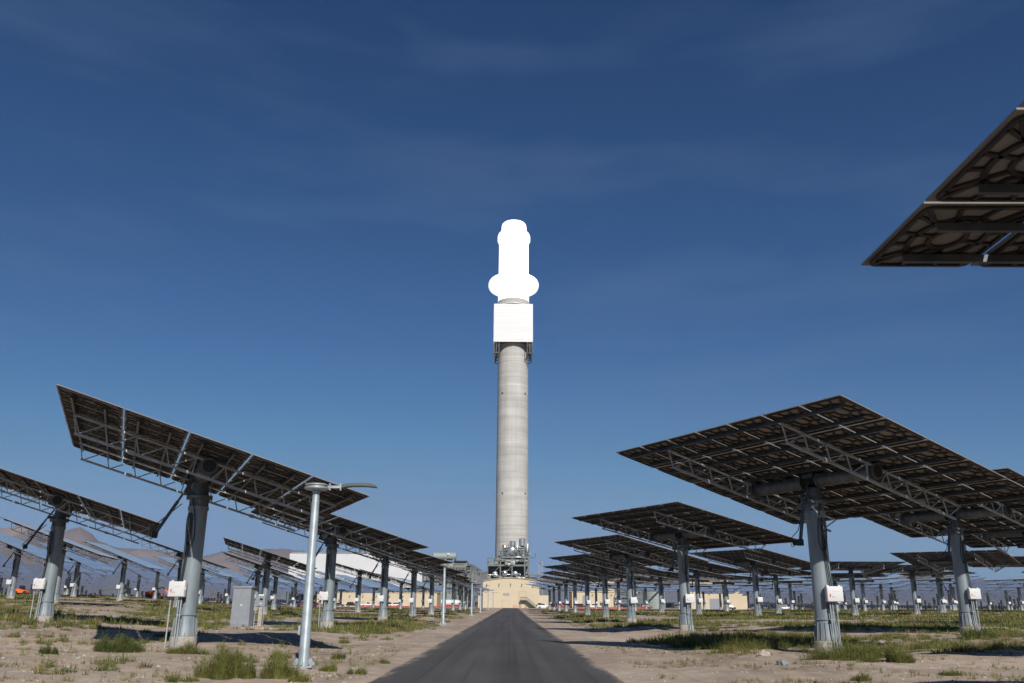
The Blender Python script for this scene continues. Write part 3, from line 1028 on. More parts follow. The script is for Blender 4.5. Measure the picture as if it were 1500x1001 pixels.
for sx in (-1, 1):
    for k in range(5):
        y = -hb + 2 * hb * k / 4
        mb.bar((sx * hb, y, zb0), (sx * hb, y, zk), 0.45)
        mb.bar((sx * hb, y, zk), (sx * 7.0, y * 0.5, zb0 - 0.2), 0.35)
        if k < 4:
            y2 = -hb + 2 * hb * (k + 1) / 4
            mb.bar((sx * hb, y, zk), (sx * hb, y2, zb0), 0.3)
            mb.bar((sx * hb, y2, zk), (sx * hb, y, zb0), 0.3)
    mb.bar((sx * hb, -hb, zk), (sx * hb, hb, zk), 0.45)
    mb.bar((sx * (hb - 2.4), -hb, zk), (sx * (hb - 2.4), hb, zk), 0.4)
    mb.bar((sx * (hb - 1.2), -hb + 0.5, zk), (sx * (hb - 1.2), -hb + 0.5, zb0), 0.35)
    for k in range(5):
        y = -hb + 2 * hb * k / 4
        mb.bar((sx * hb, y, zk), (sx * (hb - 2.4), y, zk), 0.35)
        mb.bar((sx * (hb - 2.4), y, zk), (sx * (hb - 2.4), y, zb0), 0.35)
mb.build('support_bracket', M['plantdark'], tw, 0)
z_neck = tz(436)
mb = MB()
rn = tr(731, 776, 440)
z_lit = at(752, 437, TOWER.y - 7).z
mb.lathe([(rn, zb1 - 1.5), (rn, z_lit)], 48)
mb.build('neck', M['towerconc'], tw)

mb = MB()
mb.lathe([(rn + 0.02, zb1 + 0.6), (rn + 1.4, zb1 + 0.6), (rn + 1.4, zb1 + 1.0), (rn + 0.02, zb1 + 1.0)], 48)
for k in range(32):
    a = 2 * math.pi * k / 32
    mb.bar(((rn + 1.3) * math.cos(a), (rn + 1.3) * math.sin(a), zb1 + 1), ((rn + 1.3) * math.cos(a), (rn + 1.3) * math.sin(a), zb1 + 2.1), 0.12)
pts = [((rn + 1.3) * math.cos(2 * math.pi * k / 32), (rn + 1.3) * math.sin(2 * math.pi * k / 32), zb1 + 2.1) for k in range(33)]
mb.tube(pts, 0.09, 6)
mb.build('railing', M['white'], tw)
rd, r_n, r_r = tr(716.8, 790.5, 418), tr(733, 775, 430), tr(732.5, 775.5, 380)
z0, z1 = tz(428.5), tz(409)
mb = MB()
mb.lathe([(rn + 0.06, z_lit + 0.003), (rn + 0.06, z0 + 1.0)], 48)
mb.build('upper_neck_painted_lit', M['painted_spill'], tw)  # upper part of the neck, its spill-lit brightness put in as emission
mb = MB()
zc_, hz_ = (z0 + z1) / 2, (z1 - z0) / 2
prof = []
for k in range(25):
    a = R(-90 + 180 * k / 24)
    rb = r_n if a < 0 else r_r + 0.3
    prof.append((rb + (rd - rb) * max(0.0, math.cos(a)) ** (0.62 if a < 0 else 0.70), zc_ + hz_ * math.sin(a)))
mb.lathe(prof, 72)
mb.build('heat_shield', M['painted_spill'], tw)
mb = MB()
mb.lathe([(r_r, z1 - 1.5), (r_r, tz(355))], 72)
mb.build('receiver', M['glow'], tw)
ru, rt = tr(729.8, 777.6, 345), tr(735.5, 772, 330)
z2, z3, z4, z5 = tz(357), tz(346), tz(334), tz(327.5)
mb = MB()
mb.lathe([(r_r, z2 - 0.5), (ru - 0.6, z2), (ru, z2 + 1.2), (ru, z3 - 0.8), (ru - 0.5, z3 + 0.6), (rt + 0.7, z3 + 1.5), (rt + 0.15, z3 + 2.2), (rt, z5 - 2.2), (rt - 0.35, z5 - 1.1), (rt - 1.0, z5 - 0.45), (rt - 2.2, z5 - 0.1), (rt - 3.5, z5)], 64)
mb.build('upper_heat_shield', M['painted_spill'], tw)
mb = MB()
p = at(749, 322, TOWER.y)
mb.tube([(p.x - TOWER.x, 0, z5 - 0.5), (p.x - TOWER.x, 0, z5 + 1.9)], [0.14, 0.07], 8)
mb.build('lightning_rod', M['white'], tw)

# ------------------------------------------------------------------ plant buildings
YB = 352.0
def X(px, Y=YB): return at(px, 880, Y).x
def Z(py, Y=YB, px=750): return max(0.0, at(px, py, Y).z - GP)
hall = thing('turbine_hall', 'tan hall with a bowed roofline at the end of the road, below the tower', 'building', (X(748), YB, GP))
def hx(px): return X(px) - X(748)
mb = MB()
pts = [(hx(707), -0.3), (hx(707), Z(852.5))]
for k in range(1, 12):
    t = k / 12
    pts.append((hx(707) + (hx(790) - hx(707)) * t, Z(852.5) + (Z(847.3) - Z(852.5)) * (1 - (2 * t - 1) ** 2) * 1.0))
pts += [(hx(790), Z(853)), (hx(790), -0.3)]
mb.prism(pts, 'y', 0, 24)
mb.build('hall_wall', M['tan'], hall, 0)
mb = MB()
pr = pts[1:-1]
for (a, c) in zip(pr, pr[1:]):
    mb.bar((a[0], 11.9, a[1] + 0.16), (c[0], 11.9, c[1] + 0.16), 24.9, 0.22, up=Vector((0, 0, 1)))
mb2 = MB()
rv_ = [(p[0] * 1.012, p[1] + 0.03) for p in pr] + [(p[0] * 1.012, p[1] + 0.28) for p in pr[::-1]]
mb2.prism(rv_, 'y', -0.35, 24.4)
mb2.build('roof', M['tandark'], hall, 0)
mb = MB()
mb.box2((hx(790) + 0.01, 1, -0.3), (hx(806), 20, Z(872)))
mb.box2((hx(700), 2, -0.3), (hx(707) - 0.01, 20, Z(873)))
mb.build('side_wing', M['tan'], hall, 0)
for px in (712.5, 730.5, 747.5, 764, 780.5):
    mb = MB()
    x, z = hx(px), Z(855 if 725 < px < 770 else 856)
    mb.bar((x, -0.02, z), (x + 0.15, -0.8, z - 0.35), 0.14)
    mb.box((x + 0.15, -0.9, z - 0.5), (0.3, 0.35, 0.28))
    mb.build('wall_light', M['black'], hall, 0)
mb = MB()
for k in range(7): mb.box2((hx(737), -0.09, Z(873.0) + 0.17 * k), (hx(746), -0.003, Z(873.0) + 0.17 * k + 0.11))
mb.build('louvre', M['greyprint'], hall, 0)
for (a, c, top) in ((760.5, 770.5, 866.5), (736, 746, 879.5), (715, 723, 878)):
    mb = MB()
    mb.box2((hx(a), -0.10, 0), (hx(c), -0.003, Z(top)), 0)
    mb.box2((hx(a) - 0.12, -0.16, 0), (hx(a) - 0.003, -0.003, Z(top) + 0.12), 1)
    mb.box2((hx(c) + 0.003, -0.16, 0), (hx(c) + 0.12, -0.003, Z(top) + 0.12), 1)
    mb.box2((hx(a), -0.16, Z(top) + 0.003), (hx(c), -0.003, Z(top) + 0.12), 1)
    mb.build('door', [M['tan'], M['tandark']], hall, 0)
mb = MB()
zl = Z(878.8)
x0, x1, x2 = hx(762), hx(771.5), hx(785)
mb.box2((x0, -2.2, zl - 0.22), (x1, -0.2, zl))
for k in range(12):
    t = k / 12
    mb.box((x1 + (x2 - x1) * (k + 0.5) / 12, -1.2, zl * (1 - (k + 1) / 12.5)), ((x2 - x1) / 12 + 0.05, 1.8, 0.08))
for y in (-2.2, -0.3):
    mb.bar((x1, y, zl - 0.15), (x2, y, 0.05), 0.1, 0.34)
    mb.bar((x0, y, zl + 1.05), (x1, y, zl + 1.05), 0.07)
    mb.bar((x1, y, zl + 1.05), (x2, y, 1.0), 0.07)
    for k in range(5): mb.bar((x0 + (x1 - x0) * k / 4, y, zl), (x0 + (x1 - x0) * k / 4, y, zl + 1.05), 0.05)
    for k in range(1, 6): mb.bar((x1 + (x2 - x1) * k / 5, y, zl * (1 - k / 5)), (x1 + (x2 - x1) * k / 5, y, zl * (1 - k / 5) + 1.02), 0.05)
    for px in (763, 771): mb.bar((hx(px), y, 0), (hx(px), y, zl - 0.2), 0.14)
mb.build('stair', M['plantsteel'], hall, 0)
for k, px in enumerate((752.3, 754.6, 757.2)):
    p = X(px, YB - 6)
    mb = MB()
    mb.lathe([(0.13, 0), (0.13, 1.1), (0.09, 1.16)], 12)
    o = tag(mb.build('bollard', M['orange']), 'short orange-red bollard by the hall wall, %s of three' % ('leftmost', 'middle', 'rightmost')[k], 'bollard', 'bollards before the hall')
    o.location = (p, YB - 6, GP)

# process steel in front of the tower
YS = 378.0
pst = thing('process_structure', 'open steel rack crowded with vessels and pipes at the foot of the tower', 'structure', (X(744, YS), YS, GP))
def sx_(px): return X(px, YS) - X(744, YS)
def sz_(py): return Z(py, YS)
Lx = [sx_(p) for p in (713.5, 732.5, 749.8, 768.5, 774.5)]
zA, zB_, zC = sz_(849), sz_(828.5), sz_(816.5)
mb = MB()
for i, x in enumerate(Lx):
    for y in (0, 6, 12):
        mb.bar((x, y, 0), (x, y, zC if i >= 1 else zB_), 0.55)
for y in (0, 12):
    mb.bar((Lx[0], y, zB_), (Lx[-1], y, zB_), 0.4, 0.7)
    mb.bar((Lx[1], y, zC), (Lx[-1], y, zC), 0.4, 0.8)
    mb.bar((Lx[0], y, zA), (Lx[-1], y, zA), 0.4, 0.5)
    mb.bar((Lx[1], y, (zB_ + zC) / 2), (Lx[-1], y, (zB_ + zC) / 2), 0.25, 0.3)
    for (i, za, zb) in ((0, zA, zB_), (2, zB_, zC), (1, zA, zB_)):
        mb.bar((Lx[i], y, za), (Lx[i + 1], y, zb), 0.2)
mb.build('steel_frame', M['plantsteel'], pst, 0)
mb = MB()
zt0, zt1 = zC + 0.5, sz_(797)
cx_ = [sx_(p) for p in (735.5, 744, 753, 762, 771, 775)]
for i_, x in enumerate(cx_):
    top_ = zt1 if i_ % 2 == 0 else zt1 - 1.6
    for y in (1.2, 6): mb.bar((x, y, zt0), (x, y, top_), 0.3)
for lv in (0.38, 0.72, 0.97):
    z = zt0 + (zt1 - 1.6 - zt0) * lv
    for y in (1.2, 6): mb.bar((cx_[0], y, z), (cx_[-1], y, z), 0.22, 0.34)
    mb.box2((cx_[0], 1.4, z + 0.2), (cx_[2] if lv > 0.5 else cx_[-1], 5.8, z + 0.26))
    for k in range(14):
        x = cx_[0] + (cx_[-1] - cx_[0]) * k / 13
        mb.bar((x, 1.1, z + 0.2), (x, 1.1, z + 1.1), 0.07)
    mb.bar((cx_[0], 1.1, z + 1.1), (cx_[-1], 1.1, z + 1.1), 0.08)
for (i_, a_, b__) in ((0, 0, 0.38), (2, 0.38, 0.72), (4, 0, 0.38)):
    mb.bar((cx_[i_], 1.2, zt0 + (zt1 - 1.6 - zt0) * a_), (cx_[i_ + 1], 1.2, zt0 + (zt1 - 1.6 - zt0) * b__), 0.18)
for y in (0.2, 6):
    for x in (Lx[0], sx_(723)): mb.bar((x, y, zB_), (x, y, zB_ + 3.2), 0.3)
    for z in (zB_ + 1.6, zB_ + 3.2): mb.bar((Lx[0], y, z), (sx_(723), y, z), 0.2)
mb.build('upper_cage', M['plantsteel'], pst, 0)
mb = MB()
for z in (zB_ + 0.36, zC + 0.42, zA + 0.26): mb.box2((Lx[0] if z < zC else Lx[1], 0.3, z), (Lx[-1], 11.7, z + 0.1))
mb.build('deck', M['plantdark'], pst, 0)
mb = MB()
for (za, xa, xb) in ((zB_ + 0.45, Lx[0], Lx[1]), (zC + 0.5, Lx[1], Lx[-1])):
    for h in (0.55, 1.1): mb.bar((xa, -0.1, za + h), (xb, -0.1, za + h), 0.07)
    n = int((xb - xa) / 1.3)
    for k in range(n + 1): mb.bar((xa + (xb - xa) * k / n, -0.1, za), (xa + (xb - xa) * k / n, -0.1, za + 1.1), 0.07)
mb.build('guard_rail', M['plantsteel'], pst, 0)
for (px, py, r) in ((724.5, 841, 1.0), (739, 840, 1.05), (754.5, 840.3, 0.95)):
    mb = MB()
    x, z = sx_(px), sz_(py)
    mb.tube([(x, 0.8, z), (x, 9, z)], r, 20)
    mb.tube([(x, 0.55, z), (x, 0.8, z)], r * 1.12, 20)
    mb.sphere((x, 0.55, z), r * 0.92, 16, 8, sc=(1, 0.35, 1))
    mb.build('heat_exchanger', M['alum'], pst)
for (px, py0, py1, r, nm) in ((750.5, 806, 793, 1.35, 'vessel'), (764.8, 799, 789, 1.45, 'vessel'), (738.5, 816, 799.5, 0.7, 'vessel'), (772.5, 812, 797, 0.75, 'vessel'), (757.5, 814, 800, 0.55, 'vessel')):
    mb = MB()
    x = sx_(px)
    a, c = sz_(py0), sz_(py1)
    mb.lathe([(r * 0.4, a - 0.6), (r, a), (r, c), (r * 0.75, c + 0.3), (r * 0.2, c + 0.45)], 20, c=(x, 3, 0))
    for k in range(3):
        mb.bar((x + r * 0.7 * math.cos(k * 2.1), 3 + r * 0.7 * math.sin(k * 2.1), a), (x + r * 0.7 * math.cos(k * 2.1), 3 + r * 0.7 * math.sin(k * 2.1), zC), 0.18)
    mb.build(nm, M['alum'], pst)
mb = MB()
x, z = sx_(750.2), sz_(807)
mb.tube([(x, 1.8, z), (x, 10.8, z)], 2.1, 28)
mb.sphere((x, 1.8, z), 2.1, 24, 10, sc=(1, 0.45, 1))
mb.build('horizontal_drum', M['alum'], pst)
rp = random.Random(9)
for k in range(46):
    x = rp.uniform(Lx[1] - 0.5, Lx[-1]); z = zC + rp.uniform(0.6, 7.2) * rp.random() ** 0.6; y = rp.uniform(-0.4, 3.5)
    pts = [Vector((x, y, zC))]
    for q in range(rp.randint(2, 4)):
        a = rp.choice('xzzy')
        d = Vector((rp.uniform(-2.6, 2.6) if a == 'x' else 0, rp.uniform(-1, 2) if a == 'y' else 0, rp.uniform(0.6, 2.8) if a == 'z' else 0))
        pts.append(pts[-1] + d)
    q = MB(); q.tube(pts, rp.uniform(0.16, 0.42), 8); q.build('pipe', M['plantsteel'] if k % 3 else M['alum'], pst)
for k in range(52):
    x = rp.uniform(Lx[0], Lx[-1]); y = rp.uniform(-0.6, 2.5)
    lo = rp.choice((zA, zA, zB_))
    pts = [Vector((x, y, lo + rp.uniform(0.3, 2.5)))]
    for q in range(rp.randint(2, 4)):
        a = rp.choice('xxzy')
        pts.append(pts[-1] + Vector((rp.uniform(-3, 3) if a == 'x' else 0, rp.uniform(-1, 2) if a == 'y' else 0, rp.uniform(-1.4, 1.8) if a == 'z' else 0)))
    pts = [Vector((min(Lx[-1], max(Lx[0], p.x)), p.y, min(zC - 0.5, max(zA, p.z)))) for p in pts]
    q = MB(); q.tube(pts, rp.uniform(0.15, 0.40), 8); q.build('pipe', M['plantsteel'] if k % 3 else M['alum'], pst)
    if k % 5 == 0:
        q = MB(); q.box((x, y, lo + 0.8), (rp.uniform(0.5, 1.4), 0.8, rp.uniform(0.6, 1.5))); q.build('valve_box', M['greygreen'], pst, 0)
mb = MB()
mb.box2((Lx[0], 11.9, zA), (Lx[-1], 12.1, zC - 1))
mb.build('back_wall', M['greygreen'], pst, 0)
mb = MB()
for px, z in ((728.5, sz_(819)), (737.5, sz_(797.5))): mb.box((sx_(px), -0.2, z), (0.25, 0.2, 0.9))
mb.bar((sx_(733), -0.2, sz_(796.5)), (sx_(742), -0.2, sz_(797)), 0.16)
mb.build('yellow_gantry', M['yellow'], pst, 0)

def rack(name, label, cat, px0, px1, pytop, Y, depth, seed, levels=3):
    o = thing(name, label, cat, (X((px0 + px1) / 2, Y), Y, GP))
    w = (X(px1, Y) - X(px0, Y)) / 2
    h = Z(pytop, Y)
    r = random.Random(seed)
    mb = MB()
    n = max(2, int(w / 2.2))
    for k in range(n + 1):
        x = -w + 2 * w * k / n
        for y in (0, depth): mb.bar((x, y, 0), (x, y, h), 0.32)
    for l in range(1, levels + 1):
        z = h * l / levels
        for y in (0, depth): mb.bar((-w, y, z), (w, y, z), 0.28, 0.4)
        for k in range(n + 1): mb.bar((-w + 2 * w * k / n, 0, z), (-w + 2 * w * k / n, depth, z), 0.25)
    for k in range(n):
        if k % 2: mb.bar((-w + 2 * w * k / n, 0, 0), (-w + 2 * w * (k + 1) / n, 0, h / levels), 0.16)
    mb.build('steel_frame', M['plantsteel'], o, 0)
    for k in range(int(10 + w * 2)):
        z = h * r.randint(1, levels) / levels + r.uniform(0.3, 1.2)
        x = r.uniform(-w, w)
        pts = [Vector((x, r.uniform(0.3, depth), z - 1.5))]
        for q in range(3):
            a = r.choice('xxz')
            pts.append(pts[-1] + Vector((r.uniform(-w, w) * 0.7 if a == 'x' else 0, 0, r.uniform(0.3, 1.6) if a == 'z' else 0)))
        pts = [Vector((min(w, max(-w, p.x)), p.y, p.z)) for p in pts]
        q = MB(); q.tube(pts, r.uniform(0.1, 0.26), 7); q.build('pipe', M['alum'] if k % 2 else M['plantdark'], o)
    return o
rk = rack('pipe_rack', 'grey pipe rack with a short flare-topped column right of the tower foot', 'pipe rack', 776, 800, 842, 372, 7, 4)
mb = MB()
xx = X(792.5, 372) - X(788, 372)
for dx in (-0.8, 0.8):
    for y in (1, 2.6): mb.bar((xx + dx, y, 0), (xx + dx, y, Z(823, 372)), 0.16)
for k in range(8):
    z = Z(823, 372) * (k + 1) / 8
    mb.bar((xx - 0.8, 1, z), (xx + 0.8, 1, z), 0.12)
    mb.bar((xx - 0.8, 1, z - 2), (xx + 0.8, 1, z), 0.1)
mb.sphere((xx, 1.8, Z(824, 372)), 0.7, 12, 8)
mb.build('column_head', M['alum'], rk, 0)
rack('pipe_rack', 'dark steel pipe rack left of the tower foot, beside the hall', 'pipe rack', 694, 712, 838, 372, 8, 6)
rack('pipe_rack', 'pale pipe rack between the tan hall block and the round tank', 'pipe rack', 905, 941, 865, 352, 6, 8)

# air-cooled condenser: white wind wall on legs
YC = 432.0
acc = thing('air_cooled_condenser', 'long white windwalled condenser block behind the left heliostats', 'condenser', (X(520, YC), YC, GP))
def ax(px): return X(px, YC) - X(520, YC)
a0, a1 = ax(419), ax(617)
zt_, zbm = Z(813.5, YC), Z(862, YC)
mb = MB()
mb.box2((a0, 0, zbm), (a1, 0.5, zt_)); mb.box2((a0, 0.5, zbm), (a0 + 0.5, 40, zt_)); mb.box2((a1 - 0.5, 0.5, zbm), (a1, 40, zt_)); mb.box2((a0 + 0.5, 39.5, zbm), (a1 - 0.5, 40, zt_))
for k in range(40):
    x = a0 + (a1 - a0) * (k + 0.5) / 40
    mb.box2((x - 0.06, -0.09, zbm), (x + 0.06, -0.003, zt_))
mb.build('wind_wall', M['accwhite'], acc, 0)
mb = MB()
mb.box2((a0 + 0.6, 1, zt_ - 1.2), (a1 - 0.6, 39, zt_ - 0.6), 0)
for k in range(5):
    x = a0 + (a1 - a0) * (k + 0.5) / 5
    mb.tube([(x - 5, 3, zt_ + 0.55), (x + 5, 3, zt_ + 0.55)], 0.55, 12)
mb.bar((a0, 3, zt_ + 0.5), (a1, 3, zt_ + 0.5), 1.0, 0.9)
mb.build('steam_duct', M['greygreen'], acc)
mb = MB()
for k in range(9):
    x = a0 + 0.6 + (a1 - a0 - 1.2) * k / 8
    for y in (1, 20, 39):
        mb.bar((x, y, 0), (x, y, zbm), 0.8)
        if k < 8: mb.bar((x, y, 0.5), (x + (a1 - a0) / 8, y, zbm), 0.4)
mb.build('leg_frame', M['plantsteel'], acc, 0)

# grey-green boiler block with drum
YG = 400.0
gb = thing('steam_generator_block', 'stepped grey-green plant block with a round drum on top, left of the tower', 'plant building', (X(660, YG), YG, GP))
def gx(px): return X(px, YG) - X(660, YG)
def gzh(py): return Z(py, YG)
mb = MB()
mb.box2((gx(618), 0, 0), (gx(664), 14, gzh(824)), 0)
mb.box2((gx(664) + 0.02, 1, 0), (gx(683), 14, gzh(823)), 0)
mb.box2((gx(683) + 0.02, 2, 0), (gx(689), 14, gzh(830)), 0)
for (a, c, z) in ((618, 664, 824), (664, 683, 823), (683, 689, 830)):
    mb.box2((gx(a) - 0.2, -0.2, gzh(z)), (gx(c) - 0.1, 14.2, gzh(z) + 0.35), 1)
mb.build('casing', [M['greygreen'], M['plantdark']], gb, 0)
mb = MB()
for k in range(15):
    x = gx(619) + (gx(688) - gx(619)) * k / 14
    mb.bar((x, -0.35, 0), (x, -0.35, gzh(831)), 0.3)
for py in (833, 842, 852, 862): mb.bar((gx(619), -0.5, gzh(py)), (gx(688), -0.5, gzh(py)), 0.35, 0.5)
for k in range(14):
    r = random.Random(k)
    mb.box((gx(622 + k * 4.6), -0.6, gzh(828 + r.random() * 40)), (r.uniform(0.6, 1.6), 1.0, r.uniform(0.6, 2.2)))
mb.build('walkway_frame', M['plantdark'], gb, 0)
mb = MB()
mb.tube([(gx(632), 5, gzh(815)), (gx(665), 5, gzh(815))], 1.75, 24)
mb.tube([(gx(663.5), 5, gzh(815)), (gx(665.5), 5, gzh(815))], 1.9, 24)
for px in (638, 650, 662): mb.box((gx(px), 5, gzh(821)), (0.6, 2.6, 2.6))
mb.build('drum', M['tank'], gb)
mb = MB()
mb.box((gx(654), 2.9, gzh(812)), (0.9, 0.4, 0.9))
mb.build('hatch', M['white'], gb, 0)
mb = MB()
for px in (673, 679, 686, 691):
    mb.tube([(gx(px), -1.4, gzh(866)), (gx(px), -1.4, gzh(840 + (px % 5)))], 0.4, 10)
mb.build('exhaust_pipe', M['alum'], gb)

def hall_block(name, label, px0, px1, pytop, Y, depth, roofc='tandark', pil=0):
    o = thing(name, label, 'building', (X((px0 + px1) / 2, Y), Y, GP))
    w = (X(px1, Y) - X(px0, Y)) / 2
    h = Z(pytop, Y, (px0 + px1) / 2)
    mb = MB()
    mb.box2((-w, 0, -0.3), (w, depth, h))
    for k in range(int(2 * w / 0.9)):
        x = -w + 0.45 + 0.9 * k
        mb.box2((x - 0.03, -0.035, -0.3), (x + 0.03, -0.003, h - 0.3))
    mb.build('wall', M['tan'], o, 0)
    mb = MB()
    mb.box2((-w - 0.15, -0.2, h + 0.003), (w + 0.15, depth + 0.2, h + 0.28))
    mb.build('roof', M[roofc], o, 0)
    return o, w, h
o, w, h = hall_block('warehouse', 'long low tan building behind the parked cars on the left', 463, 640, 868.5, 366, 18)
for k in range(4):
    mb = MB()
    x = -w + 2 * w * (0.18 + 0.21 * k)
    mb.box2((x - 0.7, -0.09, 0), (x + 0.7, -0.004, 2.2)); mb.build('door', M['tandark'], o, 0)
for k in range(9):
    mb = MB()
    x = -w + 2 * w * (0.06 + 0.11 * k)
    mb.bar((x, -0.03, h - 1.2), (x - 0.25, -0.9, h - 1.6), 0.16); mb.build('wall_light', M['black'], o, 0)
mb = MB(); mb.box2((w * 0.40, -0.08, 1.6), (w * 0.44, -0.004, 2.9)); mb.build('window', M['glass'], o, 0)
o, w, h = hall_block('workshop', 'tan two-step workshop block right of the hall, behind the roadside posts', 838, 903, 868, 356, 16)
mb = MB(); mb.box2((w * 0.35 - 0.9, -0.1, 0), (w * 0.35 + 0.9, -0.004, 2.3)); mb.build('door', M['plantdark'], o, 0)
mb = MB(); mb.box2((-w * 0.52, -0.1, 0.4), (-w * 0.38, -0.004, 5)); mb.build('louvre', M['cabinet'], o, 0)
mb = MB(); ztop = Z(851, 362); mb.box2((-w * 0.1, 6, h + 0.3), (w, 15, ztop)); mb.build('upper_storey', M['tan'], o, 0)
for x in (-0.1, 0.75):
    mb = MB(); mb.bar((w * x, -0.03, h - 0.8), (w * x + 0.3, -0.9, h - 1.2), 0.16); mb.build('wall_light', M['black'], o, 0)
o, w, h = hall_block('store_building', 'tan building with a grey roller door, far right beyond the round tank', 1008, 1098, 865.5, 366, 20)
mb = MB(); mb.box2((-w * 0.30, -0.1, 0), (w * 0.10, -0.004, 4.2))
for k in range(9): mb.box2((-w * 0.30, -0.14, 0.45 * k + 0.1), (w * 0.10, -0.101, 0.45 * k + 0.2))
mb.build('roller_door', M['cabinet'], o, 0)
mb = MB(); mb.box2((-w, 8, h + 0.3), (w * 0.5, 18, h + 4.2)); mb.build('upper_storey', M['tan'], o, 0)
tk = thing('salt_tank', 'large round grey-green storage tank right of the workshop', 'tank', (X(958, 372), 372, GP))
rt_ = (X(976, 372) - X(943, 372)) / 2
ht = Z(863, 372)
mb = MB()
mb.lathe([(rt_, 0), (rt_, ht)], 48)
for k in range(1, 6): mb.lathe([(rt_ + 0.05, ht * k / 6 - 0.08), (rt_ + 0.08, ht * k / 6), (rt_ + 0.05, ht * k / 6 + 0.08)], 48)
mb.build('shell', M['tank'], tk)
mb = MB(); mb.lathe([(rt_ + 0.1, ht), (rt_ * 0.5, ht + 1.4), (0.5, ht + 2.0)], 48); mb.build('roof', M['greygreen'], tk)
mb = MB()
for k in range(16):
    t = k / 15
    a = R(200 + 90 * t)
    p = Vector(((rt_ + 0.5) * math.cos(a), (rt_ + 0.5) * math.sin(a), ht * t))
    mb.box(p, (0.9, 0.9, 0.08))
mb.build('spiral_stair', M['plantdark'], tk, 0)

# lying white tank, container, slim vessels
wt = thing('water_tank', 'white lying cylindrical tank on a red skid, left of the hall', 'tank', (X(661, 330), 330, GP))
L = (X(675, 330) - X(648, 330)) / 2
mb = MB(); mb.tube([(-L, 0, 1.75), (L, 0, 1.75)], 1.1, 24); mb.sphere((-L, 0, 1.75), 1.1, 16, 8, sc=(0.3, 1, 1)); mb.sphere((L, 0, 1.75), 1.1, 16, 8, sc=(0.3, 1, 1)); mb.build('barrel', M['white'], wt)
mb = MB()
for y in (-0.7, 0.7): mb.bar((-L, y, 0.35), (L, y, 0.35), 0.25, 0.5)
for k in range(5): mb.box((-L + 2 * L * k / 4, 0, 0.45), (0.25, 1.7, 0.6))
mb.build('skid', M['red'], wt, 0)
ct = thing('storage_container', 'tall pale grey box unit standing among the left roadside posts', 'container', (X(660, 338), 338, GP))
mb = MB(); wv = (X(664.2, 338) - X(656.2, 338)) / 2; hv = Z(871.5, 338)
rounded_box(mb, (0, 0, hv / 2), (2 * wv, 2.4, hv), 0.05)
for k in range(6): mb.box2((-wv + 0.2 + k * 2 * wv / 6.2, -1.26, 0.3), (-wv + 0.27 + k * 2 * wv / 6.2, -1.204, hv - 0.3))
mb.build('casing', M['cabinet'], ct, 0)
mb = MB(); mb.box2((-wv * 0.8, -1.32, 0.2), (wv * 0.8, -1.262, hv * 0.55)); mb.build('door', M['greyprint'], ct, 0)

# ------------------------------------------------------------------ vehicles
def car(label, px, Y, colour, kind='sedan', rz=0.0, cat='car'):
    p = at(px, 884, Y)
    o = thing({'pickup': 'pickup_truck', 'suv': 'parked_suv'}.get(kind, 'parked_car'), label, cat, (p.x, Y, ground_z(p.x, Y)), rz, 'vehicles parked at the plant')
    if kind == 'sedan':
        L, body, cab = 2.3, [(-2.3, .35), (-2.3, .8), (-1.5, .92), (1.35, .92), (2.2, .75), (2.3, .45), (2.25, .3), (-2.2, .3)], [(-1.7, .92), (-.95, 1.42), (.35, 1.44), (1.1, .92)]
    elif kind == 'suv':
        L, body, cab = 2.3, [(-2.25, .45), (-2.3, 1.02), (-1.9, 1.1), (1.1, 1.1), (2.1, 1.0), (2.25, .6), (2.2, .4), (-2.2, .4)], [(-2.1, 1.1), (-1.95, 1.78), (.35, 1.80), (1.0, 1.1)]
    else:
        L, body, cab = 2.7, [(-2.75, .5), (-2.75, 1.1), (-.6, 1.1), (1.5, 1.15), (2.6, 1.05), (2.75, .6), (2.7, .42), (-2.7, .42)], [(-.7, 1.1), (-.55, 1.80), (.75, 1.80), (1.45, 1.14)]
    cm = M['car_' + colour]
    mb = MB()
    mb.prism(body, 'y', -.88, .88)
    c2 = [(x * 0.97 + 0.0, z) for x, z in cab]
    n = len(c2)
    vs = [(x, -.80 if z < 1.3 else -.66, z - .005) for x, z in c2] + [(x, .80 if z < 1.3 else .66, z - .005) for x, z in c2]
    mb.add(vs, [tuple(range(n)), tuple(range(2 * n - 1, n - 1, -1))] + [(i, n + i, n + (i + 1) % n, (i + 1) % n) for i in range(n)])
    mb.build('body', cm, o, 30)
    mb = MB()
    (xa, za), (xb, zb), (xc, zc_), (xd, zd) = c2
    for s in (-1, 1):
        q = [(xa + .25, za + .06, .805), (xb + .08, zb - .1, .70), (xc - .08, zc_ - .1, .70), (xd - .25, zd + .06, .805)]
        mb.add([(x, s * y, z) for x, z, y in q], [(0, 1, 2, 3)])
    mb.add([(xd - .03, -.7, zd + .06), (xd - .03, .7, zd + .06), (xc + .05, .6, zc_ - .08), (xc + .05, -.6, zc_ - .08)], [(0, 1, 2, 3)])
    mb.add([(xa + .03, -.7, za + .06), (xa + .03, .7, za + .06), (xb - .03, .6, zb - .08), (xb - .03, -.6, zb - .08)], [(0, 1, 2, 3)])
    mb.build('window', M['glass'], o, 0)
    for x in (-.62 * L, .64 * L):
        for s in (-1, 1):
            mb = MB(); rr_ = .40 if kind != 'sedan' else .34
            mb.tube([(x, s * .70, rr_), (x, s * .92, rr_)], rr_, 18)
            wv_ = mb.build('wheel', M['tyre'], o)
            mb = MB(); mb.tube([(x, s * .921, rr_), (x, s * .935, rr_)], rr_ * .58, 14); mb.build('rim', M['alum'], wv_)
    for s in (-1, 1):
        mb = MB(); zl_ = .72 if kind == 'sedan' else .9
        mb.box((L * .975, s * .66, zl_), (.1, .3, .14)); mb.build('headlight', M['alum'], o, 0)
    return o
